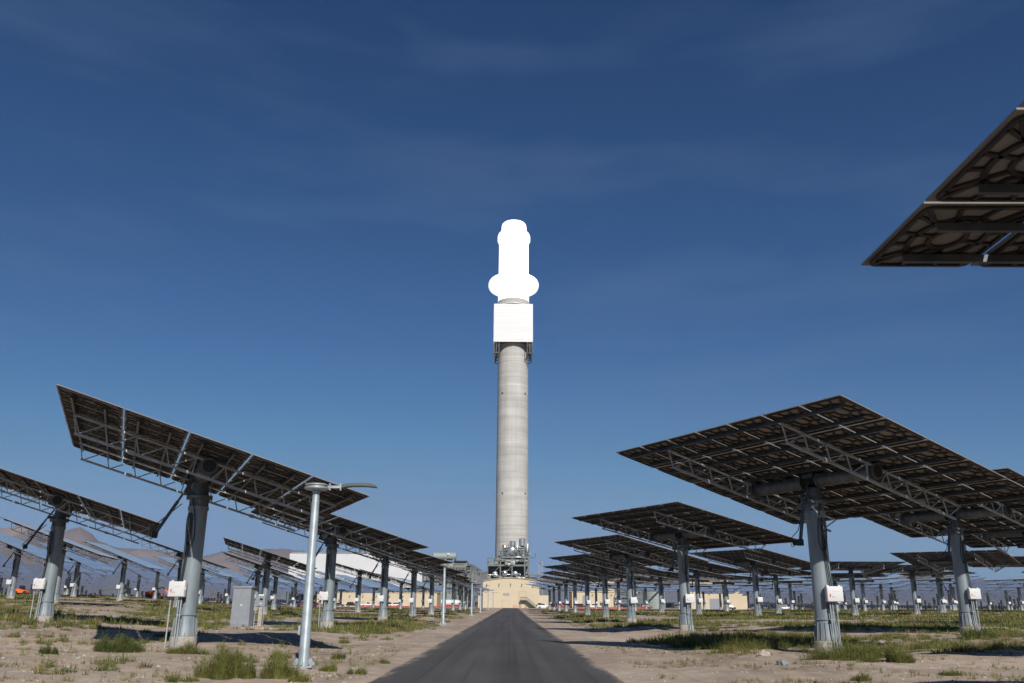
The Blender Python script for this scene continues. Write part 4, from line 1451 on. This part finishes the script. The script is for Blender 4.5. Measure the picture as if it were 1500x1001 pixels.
jp = car('white off-road vehicle with a dark hard top, parked right of the road end', 796, 322, 'white', 'suv', R(4), 'off-road vehicle')
mb = MB(); mb.box((-1.05, 0, 1.82), (1.75, 1.40, 0.08)); mb.box((-1.5, 0.82, 1.48), (1.0, 0.06, 0.6)); mb.box((-1.5, -0.82, 1.48), (1.0, 0.06, 0.6)); mb.build('hard_top', M['car_black'], jp, 0)
mb = MB(); mb.tube([(-2.36, 0, 1.05), (-2.56, 0, 1.05)], 0.38, 16); mb.build('spare_wheel', M['tyre'], jp)
for (lab, px, Y, c, k, rz_) in (
    ('dark blue parked car, first from the left in the row before the long tan building', 411, 342, 'blue', 'sedan', 0.1),
    ('dark blue hatchback beside the red cars at the left end of the parked row', 430, 342, 'blue', 'suv', 0.0),
    ('dark red parked car just left of the nearest lamp post line', 450, 342, 'red', 'suv', 0.0),
    ('bright red sedan in the row before the tan building', 464, 341, 'red', 'sedan', 3.1),
    ('dark blue sedan parked alone before the tan wall', 496, 342, 'blue', 'sedan', 0.05),
    ('black off-road car, largest dark one in the left row', 516, 341, 'black', 'suv', 0.1),
    ('white pickup truck in the left parked row', 539, 342, 'white', 'pickup', 0.0),
    ('white sedan right beside the white pickup truck', 556, 342, 'white', 'sedan', 3.1),
    ('dark car half hidden behind the white cars of the left row', 571, 347, 'blue', 'suv', 0.0),
    ('small white car, second from the right end of the left row', 578, 341, 'white', 'suv', 3.1),
    ('white sedan at the right end of the left parked row', 589, 341, 'white', 'sedan', 0.0),
    ('black off-road car parked among the right roadside posts', 852, 332, 'black', 'suv', 0.0),
    ('white pickup truck parked before the workshop on the right', 870, 335, 'white', 'pickup', 3.1),
    ('red car parked before the workshop, nearest the jeep-like vehicle', 822, 340, 'red', 'sedan', 0.0),
    ('red sedan parked in front of the round tank', 946, 336, 'red', 'sedan', 0.1),
    ('dark sedan parked in front of the grey roller door', 1068, 335, 'black', 'sedan', 3.1),
    ('white car far right among the distant heliostat posts', 1149, 340, 'white', 'suv', 0.0)):
    car(lab, px, Y, c, k, rz_)

def barrier(label, px0, px1, Y):
    a, c = X(px0, Y), X(px1, Y)
    o = thing('barrier_fence', label, 'barrier', ((a + c) / 2, Y, GP), 0, 'red barriers round the plant')
    w = (c - a) / 2
    mb = MB()
    n = max(2, int(2 * w / 2.0))
    for k in range(n): mb.box((-w + 2 * w * (k + 0.5) / n, 0.06 * (k % 2), 0.32), (2 * w / n - 0.25, 0.3, 0.5 + 0.1 * (k % 3)))
    mb.build('barrier_panel', M['barrier'], o, 0)
    mb = MB()
    for k in range(n + 1): mb.lathe([(0.06, 0), (0.06, 1.15)], 6, c=(-w + 2 * w * k / n, 0.2, 0))
    mb.build('post', M['orange'], o)
barrier('low red barrier in front of the left row of cars', 520, 600, 336)
barrier('low red barrier behind the lamp posts by the white lying tank', 634, 646, 334)
barrier('low red barrier along the workshop on the right', 838, 945, 330)

def machine(label, px, Y, s=1.0, boom=True, colour='orange'):
    p = at(px, 872, Y)
    o = thing('loader_machine', label, 'machine', (p.x, Y, ground_z(p.x, Y)), R(10))
    mb = MB()
    mb.prism([(-2 * s, .7 * s), (-2 * s, 1.6 * s), (-.6 * s, 1.8 * s), (1.4 * s, 1.3 * s), (2 * s, .9 * s), (2 * s, .6 * s)], 'y', -.9 * s, .9 * s)
    mb.build('body', M[colour], o, 0)
    mb = MB(); mb.prism([(-.5 * s, 1.7 * s), (-.4 * s, 2.6 * s), (.6 * s, 2.6 * s), (.9 * s, 1.5 * s)], 'y', -.6 * s, .6 * s); mb.build('cab', M['glass'], o, 0)
    for x in (-1.2, 1.3):
        for q in (-1, 1):
            mb = MB(); mb.tube([(x * s, q * .7 * s, .6 * s), (x * s, q * 1.1 * s, .6 * s)], .6 * s, 14); mb.build('wheel', M['tyre'], o)
    if boom:
        mb = MB(); mb.bar((-.6 * s, 0, 2.0 * s), (1.8 * s, 0, 2.7 * s), .3 * s); mb.bar((1.8 * s, 0, 2.7 * s), (3.4 * s, 0, 1.2 * s), .26 * s); mb.build('boom', M[colour], o, 0)
        mb = MB(); mb.prism([(3.2 * s, .5 * s), (3.1 * s, 1.3 * s), (3.7 * s, 1.2 * s), (3.9 * s, .5 * s)], 'y', -.8 * s, .8 * s); mb.build('bucket', M[colour], o, 0)
machine('orange loader with a bent boom among far posts on the left', 226, 215, 1.0)
machine('orange machine without a boom, partly hidden far left', 30, 215, 0.85, False)

# ------------------------------------------------------------------ lamp posts
def lamp_post(x, y, label, k=1.0):
    z = gz(x, y)
    o = thing('lamp_post', label, 'lamp post', (x, y, z), 0, 'lamp posts along the left of the road')
    o.scale = (k, k, k)
    mb = MB(); mb.lathe([(0.30, -0.3), (0.30, 0.03)], 20); mb.build('footing', M['conc'], o)
    mb = MB()
    mb.lathe([(0.148, 0.08), (0.148, 0.2), (0.142, 0.22), (0.108, 4.45), (0.10, 4.5), (0.10, 4.72), (0.118, 4.73), (0.118, 4.78)], 28)
    mb.box((-0.17, -0.02, 0.98), (0.06, 0.1, 0.24))
    mb.build('pole', M['zinc'], o)
    mb = MB()
    mb.box((0, 0, 0.055), (0.56, 0.56, 0.04))
    for k in range(4):
        a = R(45 + 90 * k)
        d = Vector((math.cos(a), math.sin(a), 0))
        mb.tube([d * 0.33 + Vector((0, 0, 0.03)), d * 0.33 + Vector((0, 0, 0.16))], 0.02, 6)
        e = Vector((math.cos(R(90 * k)), math.sin(R(90 * k)), 0))
        mb.bar(e * 0.24 + Vector((0, 0, 0.08)), e * 0.15 + Vector((0, 0, 0.24)), 0.02, 0.12, up=e)
    mb.build('base_plate', M['zinc'], o)
    mb = MB()
    mb.lathe([(0.12, 4.785), (0.30, 4.80), (0.345, 4.83), (0.345, 4.86), (0.30, 4.87), (0.30, 4.91), (0.335, 4.92), (0.335, 4.945), (0.24, 4.975), (0.10, 4.985)], 32)
    mb.build('hub', M['zinc'], o)
    mb = MB()
    mb.bar((0.30, 0, 4.885), (0.72, 0, 4.885), 0.06, 0.07)
    for xx_ in (0.385, 0.70): mb.box((xx_, 0, 4.885), (0.035, 0.14, 0.19))
    mb.build('arm', M['zinc'], o)
    mb = MB()
    top = [(0.74, 4.93), (0.85, 4.965), (1.05, 4.985), (1.35, 4.99), (1.55, 4.975), (1.68, 4.94), (1.72, 4.89)]
    bot = [(1.71, 4.878), (1.40, 4.905), (1.05, 4.905), (0.85, 4.88), (0.74, 4.84)]
    mb.prism(top + bot, 'y', -0.16, 0.16)
    mb.build('lamp_head', M['plantdark'], o)
poles = [(444, 979.5, 'nearest'), (649.5, 914.5, 'second'), (690.8, 903, 'third'), (703.7, 900, 'fourth'), (714.9, 0, 'fifth'), (722, 0, 'sixth'), (727, 0, 'seventh')]
for px, py, w in poles:
    if w == 'nearest':
        p = on_ground(px, py); x, y = p.x, p.y
        xn, kk = x, (at(461, 708.5, y).z - p.z) / 4.98
    else:
        x = xn
        d = pdir(px, 895)
        y = x / (d.x / d.y)
    lamp_post(x, y, 'tall galvanised lamp post, %s to the camera in the line left of the road' % w if w != 'nearest' else 'tall galvanised lamp post standing nearest the camera, in front of the big left heliostat', kk)

# ------------------------------------------------------------------ electrical cabinet, meter post, slabs, stake
p = on_ground(353, 918)
sc_ = (p - CAM).dot(fw) / FPX
cab = thing('electrical_cabinet', 'tall grey steel electrical cabinet standing left of the nearest lamp post', 'cabinet', p, R(-4))
cw, ch, cd = 27 * sc_, 56.5 * sc_, 0.75
mb = MB()
mb.prism([(-cw / 2 * 1.03, -0.1), (-cw / 2 * 0.98, ch * 0.955), (cw / 2 * 0.98, ch * 0.955), (cw / 2 * 1.03, -0.1)], 'y', -cd / 2, cd / 2)
mb.build('casing', M['cabinet'], cab, 0)
mb = MB(); rounded_box(mb, (0, 0, ch * 0.978), (cw * 1.08, cd * 1.15, ch * 0.045), 0.012); mb.build('lid', M['cabinet'], cab, 30)
mb = MB(); mb.tube([(0.02, -cd / 2 - 0.025, ch * 0.53), (0.02, -cd / 2 - 0.002, ch * 0.53)], 0.06, 14); mb.build('badge', M['white'], cab)
mb = MB(); mb.box2((-cw * 0.42, -cd / 2 - 0.018, 0.12), (cw * 0.42, -cd / 2 - 0.003, ch * 0.9)); mb.build('door', M['cabinet'], cab, 0)
p = on_ground(380, 919)
mp_ = thing('meter_post', 'small grey meter box on a pale post beside the electrical cabinet', 'meter box', p)
mb = MB(); mb.box2((-0.14, -0.10, -0.2), (0.12, 0.10, 27 * sc_)); mb.bar((-0.55, 0, 26 * sc_), (0.14, 0, 26 * sc_), 0.05); mb.build('post', M['conc'], mp_, 0)
mb = MB(); rounded_box(mb, (-0.05, -0.02, 36 * sc_), (14 * sc_, 0.22, 15 * sc_), 0.02)
mb.build('meter_box', M['cabinet'], mp_, 0)
mb = MB(); mb.box((-0.0, -0.145, 38.5 * sc_), (0.2, 0.02, 0.12)); mb.build('meter_window', M['glass'], mp_, 0)
mb = MB(); mb.box((-0.0, -0.145, 32 * sc_), (0.13, 0.02, 0.08)); mb.build('notice', M['white'], mp_, 0)
mb = MB(); mb.tube([(-0.42, 0, 0), (-0.40, 0, 18 * sc_), (-0.40, 0, 30 * sc_)], 0.035, 8); mb.tube([(0.2, 0, 0), (0.2, 0, 28 * sc_)], 0.025, 8); mb.build('conduit', M['truss'], mp_)
def slab(label, px, py, w, d, h, rz):
    p = on_ground(px, py)
    mb = MB(); rounded_box(mb, (0, 0, h / 2 - 0.1), (w, d, h + 0.2), 0.02)
    o = tag(mb.build('concrete_slab', M['conc'], None, 0), label, 'slab', 'concrete slabs in the field')
    o.location = (p.x, p.y, p.z); o.rotation_euler = (0, 0, rz)
slab('pale concrete slab under the cabinet and meter box', 385, 919.5, 5.2, 1.2, 0.10, R(-2))
slab('low concrete slab by the post at the left edge', 80, 914, 5.0, 2.6, 0.14, R(6))
slab('low concrete slab at the foot of the second right post', 1425, 921, 3.6, 1.6, 0.12, R(-8))
p = on_ground(605, 909)
mb = MB(); mb.bar((0, 0, -0.2), (0.02, 0, 1.35), 0.05)
o = tag(mb.build('marker_stake', M['dark'], None, 0), 'thin dark stake in the grass left of the road', 'stake'); o.location = p

# ------------------------------------------------------------------ rocks
def rock(label, px, py, w, m, seed, group='loose rocks on the sand'):
    p = on_ground(px, py)
    s = (p - CAM).dot(fw) / FPX
    bm = bmesh.new()
    bmesh.ops.create_icosphere(bm, subdivisions=3, radius=1)
    for v in bm.verts:
        q = v.co.copy()
        k = 1 + 0.45 * noise.noise(q * 0.9 + Vector((seed * 7.3, 0, 0))) + 0.2 * noise.noise(q * 2.3 + Vector((0, seed * 3.1, 0)))
        q = q * k
        q = Vector((round(q.x * 3.5) / 3.5 * 0.5 + q.x * 0.5, round(q.y * 3.5) / 3.5 * 0.5 + q.y * 0.5, round(q.z * 3) / 3 * 0.5 + q.z * 0.5))
        v.co = q * (w * s / 2)
        v.co.z = v.co.z * 0.62 + w * s * 0.12
    me = bpy.data.meshes.new('rock'); bm.to_mesh(me); bm.free(); me.materials.append(M[m])
    o = tag(place('rock', me), label, 'rock', group)
    o.location = p
    o.rotation_euler = (0, 0, seed * 1.7)
rock('flat pale rock in the grass in front of the near right post', 1118, 961, 19, 'rock', 1)
rock('dark grey rock on the sand below the flat pale rock', 1147, 974, 17, 'rockgrey', 2)
rock('pale boulder just right of the near right post', 1224, 932, 9, 'rock', 3)
rock('small pale stone in the shade left of the near right post', 1155, 937, 6, 'rock', 4)
rock('grey stone in the heap by the left shadow, leftmost', 163, 917, 8, 'rockgrey', 5)
rock('grey stone in the heap by the left shadow, largest', 176, 918, 12, 'rockgrey', 6)
rock('grey stone in the heap by the left shadow, rightmost', 192, 917, 9, 'rockgrey', 7)
rock('small white stone on bare sand at the lower left', 81, 933, 6, 'rock', 8)
rock('pale stone partly in the weeds at the very bottom, left of the lamp post', 372, 992, 15, 'rock', 9)
rock('small pale stone left of the road beside the second lamp post', 632, 906, 5, 'rock', 10)
rock('small pale stone on the sand far right', 1382, 913, 7, 'rock', 11)
rock('small grey stone in grass left of the second right post', 967, 919, 6, 'rockgrey', 12)

# pebbles
pb = MB()
rp = random.Random(21)
for k in range(2600):
    y = 17 + 60 * rp.random() ** 1.8
    x = rp.uniform(-0.62, 0.62) * y
    if -3.75 < x < 3.2: continue
    s = rp.uniform(0.012, 0.045) * (1 + 0.5 * (rp.random() < 0.06))
    z = gz(x, y)
    vs = [Vector((math.cos(a) * s * rp.uniform(.7, 1.2), math.sin(a) * s * rp.uniform(.7, 1.2), 0)) for a in [2 * math.pi * i / 6 for i in range(6)]]
    c = Vector((x, y, z - 0.004))
    top = [c + v * 0.55 + Vector((0, 0, s * 0.8)) for v in vs]
    vs = [c + v for v in vs]
    pb.add(vs + top, [(i, (i + 1) % 6, 6 + (i + 1) % 6, 6 + i) for i in range(6)] + [(6, 7, 8, 9, 10, 11)], 0 if rp.random() < .7 else 1)
o = pb.build('gravel', [M['rock'], M['rockgrey']], None, 0)
o['kind'] = 'stuff'
tag(o, 'loose gravel scattered over the sand beside the road', 'gravel')

# ------------------------------------------------------------------ grass and weeds
class Blades:
    def __init__(self): self.v, self.f, self.m = [], [], []
    def blade(self, p, h, w, az, lean, mi, seg=2):
        d = Vector((math.cos(az), math.sin(az), 0))
        s = Vector((-d.y, d.x, 0)) * w / 2
        o = len(self.v)
        for k in range(seg):
            t = k / seg
            c = p + d * (lean * h * t * t) + Vector((0, 0, h * t * (1 - 0.15 * lean * t)))
            q = s * (1 - 0.55 * t)
            self.v.append(c - q); self.v.append(c + q)
        self.v.append(p + d * (lean * h) + Vector((0, 0, h * (1 - 0.25 * min(1, lean)))))
        for k in range(seg - 1):
            self.f.append((o + 2 * k, o + 2 * k + 1, o + 2 * k + 3, o + 2 * k + 2)); self.m.append(mi)
        self.f.append((o + 2 * seg - 2, o + 2 * seg - 1, o + 2 * seg)); self.m.append(mi)
    def clump(self, x, y, rad, h, n, w, mi, rnd_, base=None, twig=0.0):
        for k in range(n):
            a = rnd_.uniform(0, 2 * math.pi)
            u = math.sqrt(rnd_.random())
            r = 0.55 * rad * u
            px, py = x + r * math.cos(a), y + r * math.sin(a)
            z = (gz(px, py) if base is None else gz(px + base.x, py + base.y) - base.z) - 0.01
            hh = h * rnd_.uniform(0.35, 1.1) * (1.05 - 0.6 * u * u)
            aa = a + rnd_.gauss(0, 0.6)
            ln = (0.15 + 0.85 * u) * rnd_.uniform(0.3, 1.0) * 0.6 * rad / max(0.05, hh)
            ln = min(ln, 1.3)
            p = Vector((px, py, z))
            self.blade(p, hh, w * rnd_.uniform(0.6, 1.2), aa, ln, mi, 2)
            if twig and rnd_.random() < twig:
                d = Vector((math.cos(aa), math.sin(aa), 0))
                for q in range(4):
                    t = rnd_.uniform(0.25, 0.95)
                    c = p + d * (ln * hh * t * t) + Vector((0, 0, hh * t * (1 - 0.15 * ln * t)))
                    self.blade(c, hh * 0.22, w * 0.9, aa + rnd_.uniform(-2.2, 2.2), rnd_.uniform(0.4, 1.3), mi, 1)
    def build(self, name, mats, loc=None):
        me = bpy.data.meshes.new(name)
        me.from_pydata(self.v, [], self.f)
        for x in mats: me.materials.append(x)
        me.polygons.foreach_set('material_index', self.m)
        o = place(name, me)
        if loc is not None: o.location = loc
        return o
GM = [M['grass'], M['grassyellow'], M['grassdark'], M['grassdry']]
g = Blades()
rg = random.Random(5)
def density(x, y):
    ax_ = abs(x + 0.3)
    d = 0.38 + 1.0 * noise.noise((x * 0.085, y * 0.055, 2.2)) + 0.75 * noise.noise((x * 0.27, y * 0.16, 5.1))
    d *= smooth(4.6, 9.0, ax_) if x > 0 else smooth(4.2, 9.0, ax_)
    d *= 0.35 + 0.65 * smooth(24, 44, y)
    return d
cnt = 0
for tries in range(36000):
    y = 16 + 250 * rg.random() ** 1.9
    x = rg.uniform(-0.68, 0.68) * (y + 4)
    if -3.7 < x < 3.2 or math.hypot(x - TOWER.x, y - TOWER.y) < 95: continue
    dn = density(x, y)
    if rg.random() > (dn - 0.27 + 0.20 * smooth(32, 50, y)) * 1.9: continue
    cnt += 1
    q = rg.random()
    mi = 0 if q < 0.50 else (1 if q < 0.70 else (2 if q < 0.86 else 3))
    big = 0.6 + 0.8 * max(0, dn)
    if y < 45:
        g.clump(x, y, 0.36 * big, 0.30 * big, 56, 0.016, mi, rg, None, 0.35)
    elif y < 90:
        g.clump(x, y, 0.66 * big, 0.40 * big, 38, 0.034, mi, rg)
    else:
        g.clump(x, y, 1.1 * big, 0.42 * big, 20, 0.085, mi, rg)
for tries in range(4600):          # small sparse sprigs close by
    y = 17 + 26 * rg.random()
    x = rg.uniform(-0.65, 0.65) * y
    if -4.2 < x < 3.8 or noise.noise((x * 0.3, y * 0.3, 8)) < -0.05: continue
    g.clump(x, y, rg.uniform(0.09, 0.2), rg.uniform(0.10, 0.2), 13, 0.011, rg.choice((0, 0, 1, 2, 3)), rg, None, 0.3)
print('clumps', cnt, 'blades faces', len(g.f))
o = g.build('grass', GM)
o['kind'] = 'stuff'
tag(o, 'olive green grass and weeds growing over the sandy field', 'grass')

def weed(label, px, py, wpx, hpx, mi, seed, n=420):
    p = on_ground(px, py)
    s = (p - CAM).dot(fw) / FPX
    b = Blades()
    r = random.Random(seed)
    R0 = wpx * s / 2
    H0 = hpx * s
    nc = max(5, int(R0 / 0.11))
    for k in range(nc):
        a = r.uniform(0, 6.28); q = 0.80 * math.sqrt(r.random()) if k else 0.0
        rr_ = max(0.14, R0 * r.uniform(0.30, 0.62))
        b.clump(R0 * q * math.cos(a), 0.7 * R0 * q * math.sin(a), rr_, H0 * (1.05 - 0.65 * q * q) * r.uniform(0.6, 1.1), max(20, int(1.5 * n / nc)), 0.011, mi if r.random() < 0.78 else r.choice((0, 1, 2)), r, p, 0.6)
    tag(b.build('weed_clump', GM, p), label, 'weed', 'weed clumps in the foreground')
weed('large yellow-green feathery weed at the bottom left, tallest in front', 322, 994, 92, 50, 1, 1, 1900)
weed('yellow-green feathery weed left of the nearest lamp post foot', 396, 994, 84, 44, 1, 2, 1600)
weed('dark green bush-like weed in the shadow below the left heliostat', 176, 956, 84, 34, 2, 3, 1700)
weed('round dark weed on bare sand at the lower left', 69, 958, 34, 20, 2, 4, 600)
weed('dark weed in front of the post on the left slab', 72, 912, 36, 20, 2, 5, 600)
weed('green weed around the foot of the big left post', 276, 958, 70, 24, 0, 6, 900)
weed('isolated small green weed right of the nearest lamp post', 497, 966, 28, 14, 2, 7, 420)
weed('low green weed right behind the nearest lamp post foot', 482, 984, 44, 16, 1, 8, 520)
weed('wispy weed by the road edge at the bottom left', 525, 988, 34, 18, 1, 9, 360)
weed('small weed nearest the left road edge', 560, 972, 26, 10, 1, 10, 260)
weed('flat green weed on sand between lamp post and road', 505, 943, 34, 10, 0, 11, 320)
weed('long grass swathe in front of the near right post', 1235, 966, 150, 36, 0, 12, 2300)
weed('shaded grass swathe left of the near right post', 1090, 950, 150, 34, 0, 13, 1900)
weed('grass patch on the sand at the left of the right swathe', 1015, 943, 90, 24, 2, 14, 900)
weed('green weed bush right of the near right post', 1305, 970, 70, 32, 0, 15, 1200)
weed('sparse weed at the bottom right corner', 1400, 990, 60, 14, 1, 16, 420)
weed('green weed at the bottom edge left of the corner', 1262, 992, 50, 16, 1, 17, 420)
weed('green weed heap at the foot of the second right post', 1440, 934, 80, 26, 2, 18, 900)
weed('low sprawling weed left of the two tall feathery weeds', 262, 988, 60, 16, 1, 20, 420)
weed('thin weed between the lamp post foot and the left post', 405, 968, 60, 18, 0, 21, 480)
weed('short olive weed just behind the tallest feathery weed', 345, 968, 70, 22, 0, 22, 700)
weed('thin straggling weed at the very bottom, below the lamp post', 440, 998, 50, 18, 1, 23, 420)
weed('dry straw-coloured weed behind the grey cabinet', 420, 900, 30, 14, 3, 24, 320)
weed('dry straw-coloured scrub patch at the left edge', 14, 912, 46, 16, 3, 25, 420)
weed('green tuft at the right base of the second roadside right heliostat', 1040, 925, 40, 16, 0, 19, 420)

# ------------------------------------------------------------------ air
m = bpy.data.materials.new('thin_desert_haze')
m.use_nodes = True
nt = m.node_tree
nt.nodes.clear()
vo = nt.nodes.new('ShaderNodeOutputMaterial')
pv = nt.nodes.new('ShaderNodeVolumePrincipled')
pv.inputs['Color'].default_value = (0.60, 0.80, 1.0, 1)
pv.inputs['Density'].default_value = 1.8e-5
pv.inputs['Anisotropy'].default_value = 0.0
nt.links.new(pv.outputs['Volume'], vo.inputs['Volume'])
mb = MB()
mb.box2((-14500, -300, -6.5), (14500, 12900, 1500))
hz = mb.build('haze', m, None, 0)
hz['kind'] = 'stuff'
tag(hz, 'thin pale haze over the desert that softens the far hills', 'haze')

# ------------------------------------------------------------------ light
w = bpy.data.worlds.new('World')
scene.world = w
w.use_nodes = True
nt = w.node_tree
for n_ in list(nt.nodes): nt.nodes.remove(n_)
sky = nt.nodes.new('ShaderNodeTexSky')
sky.sky_type = 'NISHITA'
sky.sun_disc = False
sky.sun_elevation = SUN_EL
sky.sun_rotation = SUN_AZ
sky.altitude = 1400
sky.air_density = 1.0
sky.dust_density = 0.6
sky.ozone_density = 3.0
bg = nt.nodes.new('ShaderNodeBackground')
bg.inputs['Strength'].default_value = 0.10
out = nt.nodes.new('ShaderNodeOutputWorld')
tc = nt.nodes.new('ShaderNodeTexCoord')
# faint cirrus veil
mp = nt.nodes.new('ShaderNodeMapping')
mp.inputs['Scale'].default_value = (1.2, 1.0, 6.0)
mp.inputs['Rotation'].default_value = (0, R(14), 0)
nt.links.new(tc.outputs['Generated'], mp.inputs['Vector'])
nz = nt.nodes.new('ShaderNodeTexNoise')
nz.inputs['Scale'].default_value = 2.4
nz.inputs['Detail'].default_value = 5
nz.inputs['Roughness'].default_value = 0.5
nt.links.new(mp.outputs['Vector'], nz.inputs['Vector'])
mr = nt.nodes.new('ShaderNodeMapRange')
mr.inputs['From Min'].default_value = 0.48
mr.inputs['From Max'].default_value = 0.85
mr.inputs['To Min'].default_value = 0.0
mr.inputs['To Max'].default_value = 0.36
nt.links.new(nz.outputs['Fac'], mr.inputs['Value'])
mx = nt.nodes.new('ShaderNodeMix')
mx.data_type = 'RGBA'
mx.inputs['B'].default_value = (1.3, 2.0, 3.4, 1)
nt.links.new(mr.outputs['Result'], mx.inputs['Factor'])
# dry high-desert air: deepen the sky colour channel by channel
sp = nt.nodes.new('ShaderNodeSeparateColor')
cb_ = nt.nodes.new('ShaderNodeCombineColor')
nt.links.new(sky.outputs['Color'], sp.inputs['Color'])
for ch, (gain, gam, top) in zip(('Red', 'Green', 'Blue'), ((0.60, 1.42, 1.85), (0.61, 1.22, 2.95), (0.665, 1.08, 4.9))):
    m1 = nt.nodes.new('ShaderNodeMath'); m1.operation = 'MULTIPLY'; m1.inputs[1].default_value = 0.1
    m2 = nt.nodes.new('ShaderNodeMath'); m2.operation = 'POWER'; m2.inputs[1].default_value = gam
    m3 = nt.nodes.new('ShaderNodeMath'); m3.operation = 'MULTIPLY'; m3.inputs[1].default_value = gain * 10
    nt.links.new(sp.outputs[ch], m1.inputs[0]); nt.links.new(m1.outputs[0], m2.inputs[0]); nt.links.new(m2.outputs[0], m3.inputs[0])
    m4 = nt.nodes.new('ShaderNodeMath'); m4.operation = 'SMOOTH_MIN'; m4.inputs[1].default_value = top; m4.inputs[2].default_value = top * 0.5
    nt.links.new(m3.outputs[0], m4.inputs[0]); nt.links.new(m4.outputs[0], cb_.inputs[ch])
nt.links.new(cb_.outputs['Color'], mx.inputs['A'])
nt.links.new(mx.outputs['Result'], bg.inputs['Color'])
nt.links.new(bg.outputs['Background'], out.inputs['Surface'])

sl = bpy.data.lights.new('sun', 'SUN')
sl.energy = 4.9
sl.angle = R(0.53)
sl.color = (1.0, 0.95, 0.88)
so = bpy.data.objects.new('sun', sl)
col.objects.link(so)
so.rotation_euler = SUN.to_track_quat('Z', 'Y').to_euler()
so.location = (20, -40, 60)

scene.view_settings.view_transform = 'Standard'
scene.view_settings.look = 'None'
scene.view_settings.gamma = 1.0
scene.view_settings.exposure = 0.0
scene.cycles.caustics_reflective = False
scene.cycles.caustics_refractive = False
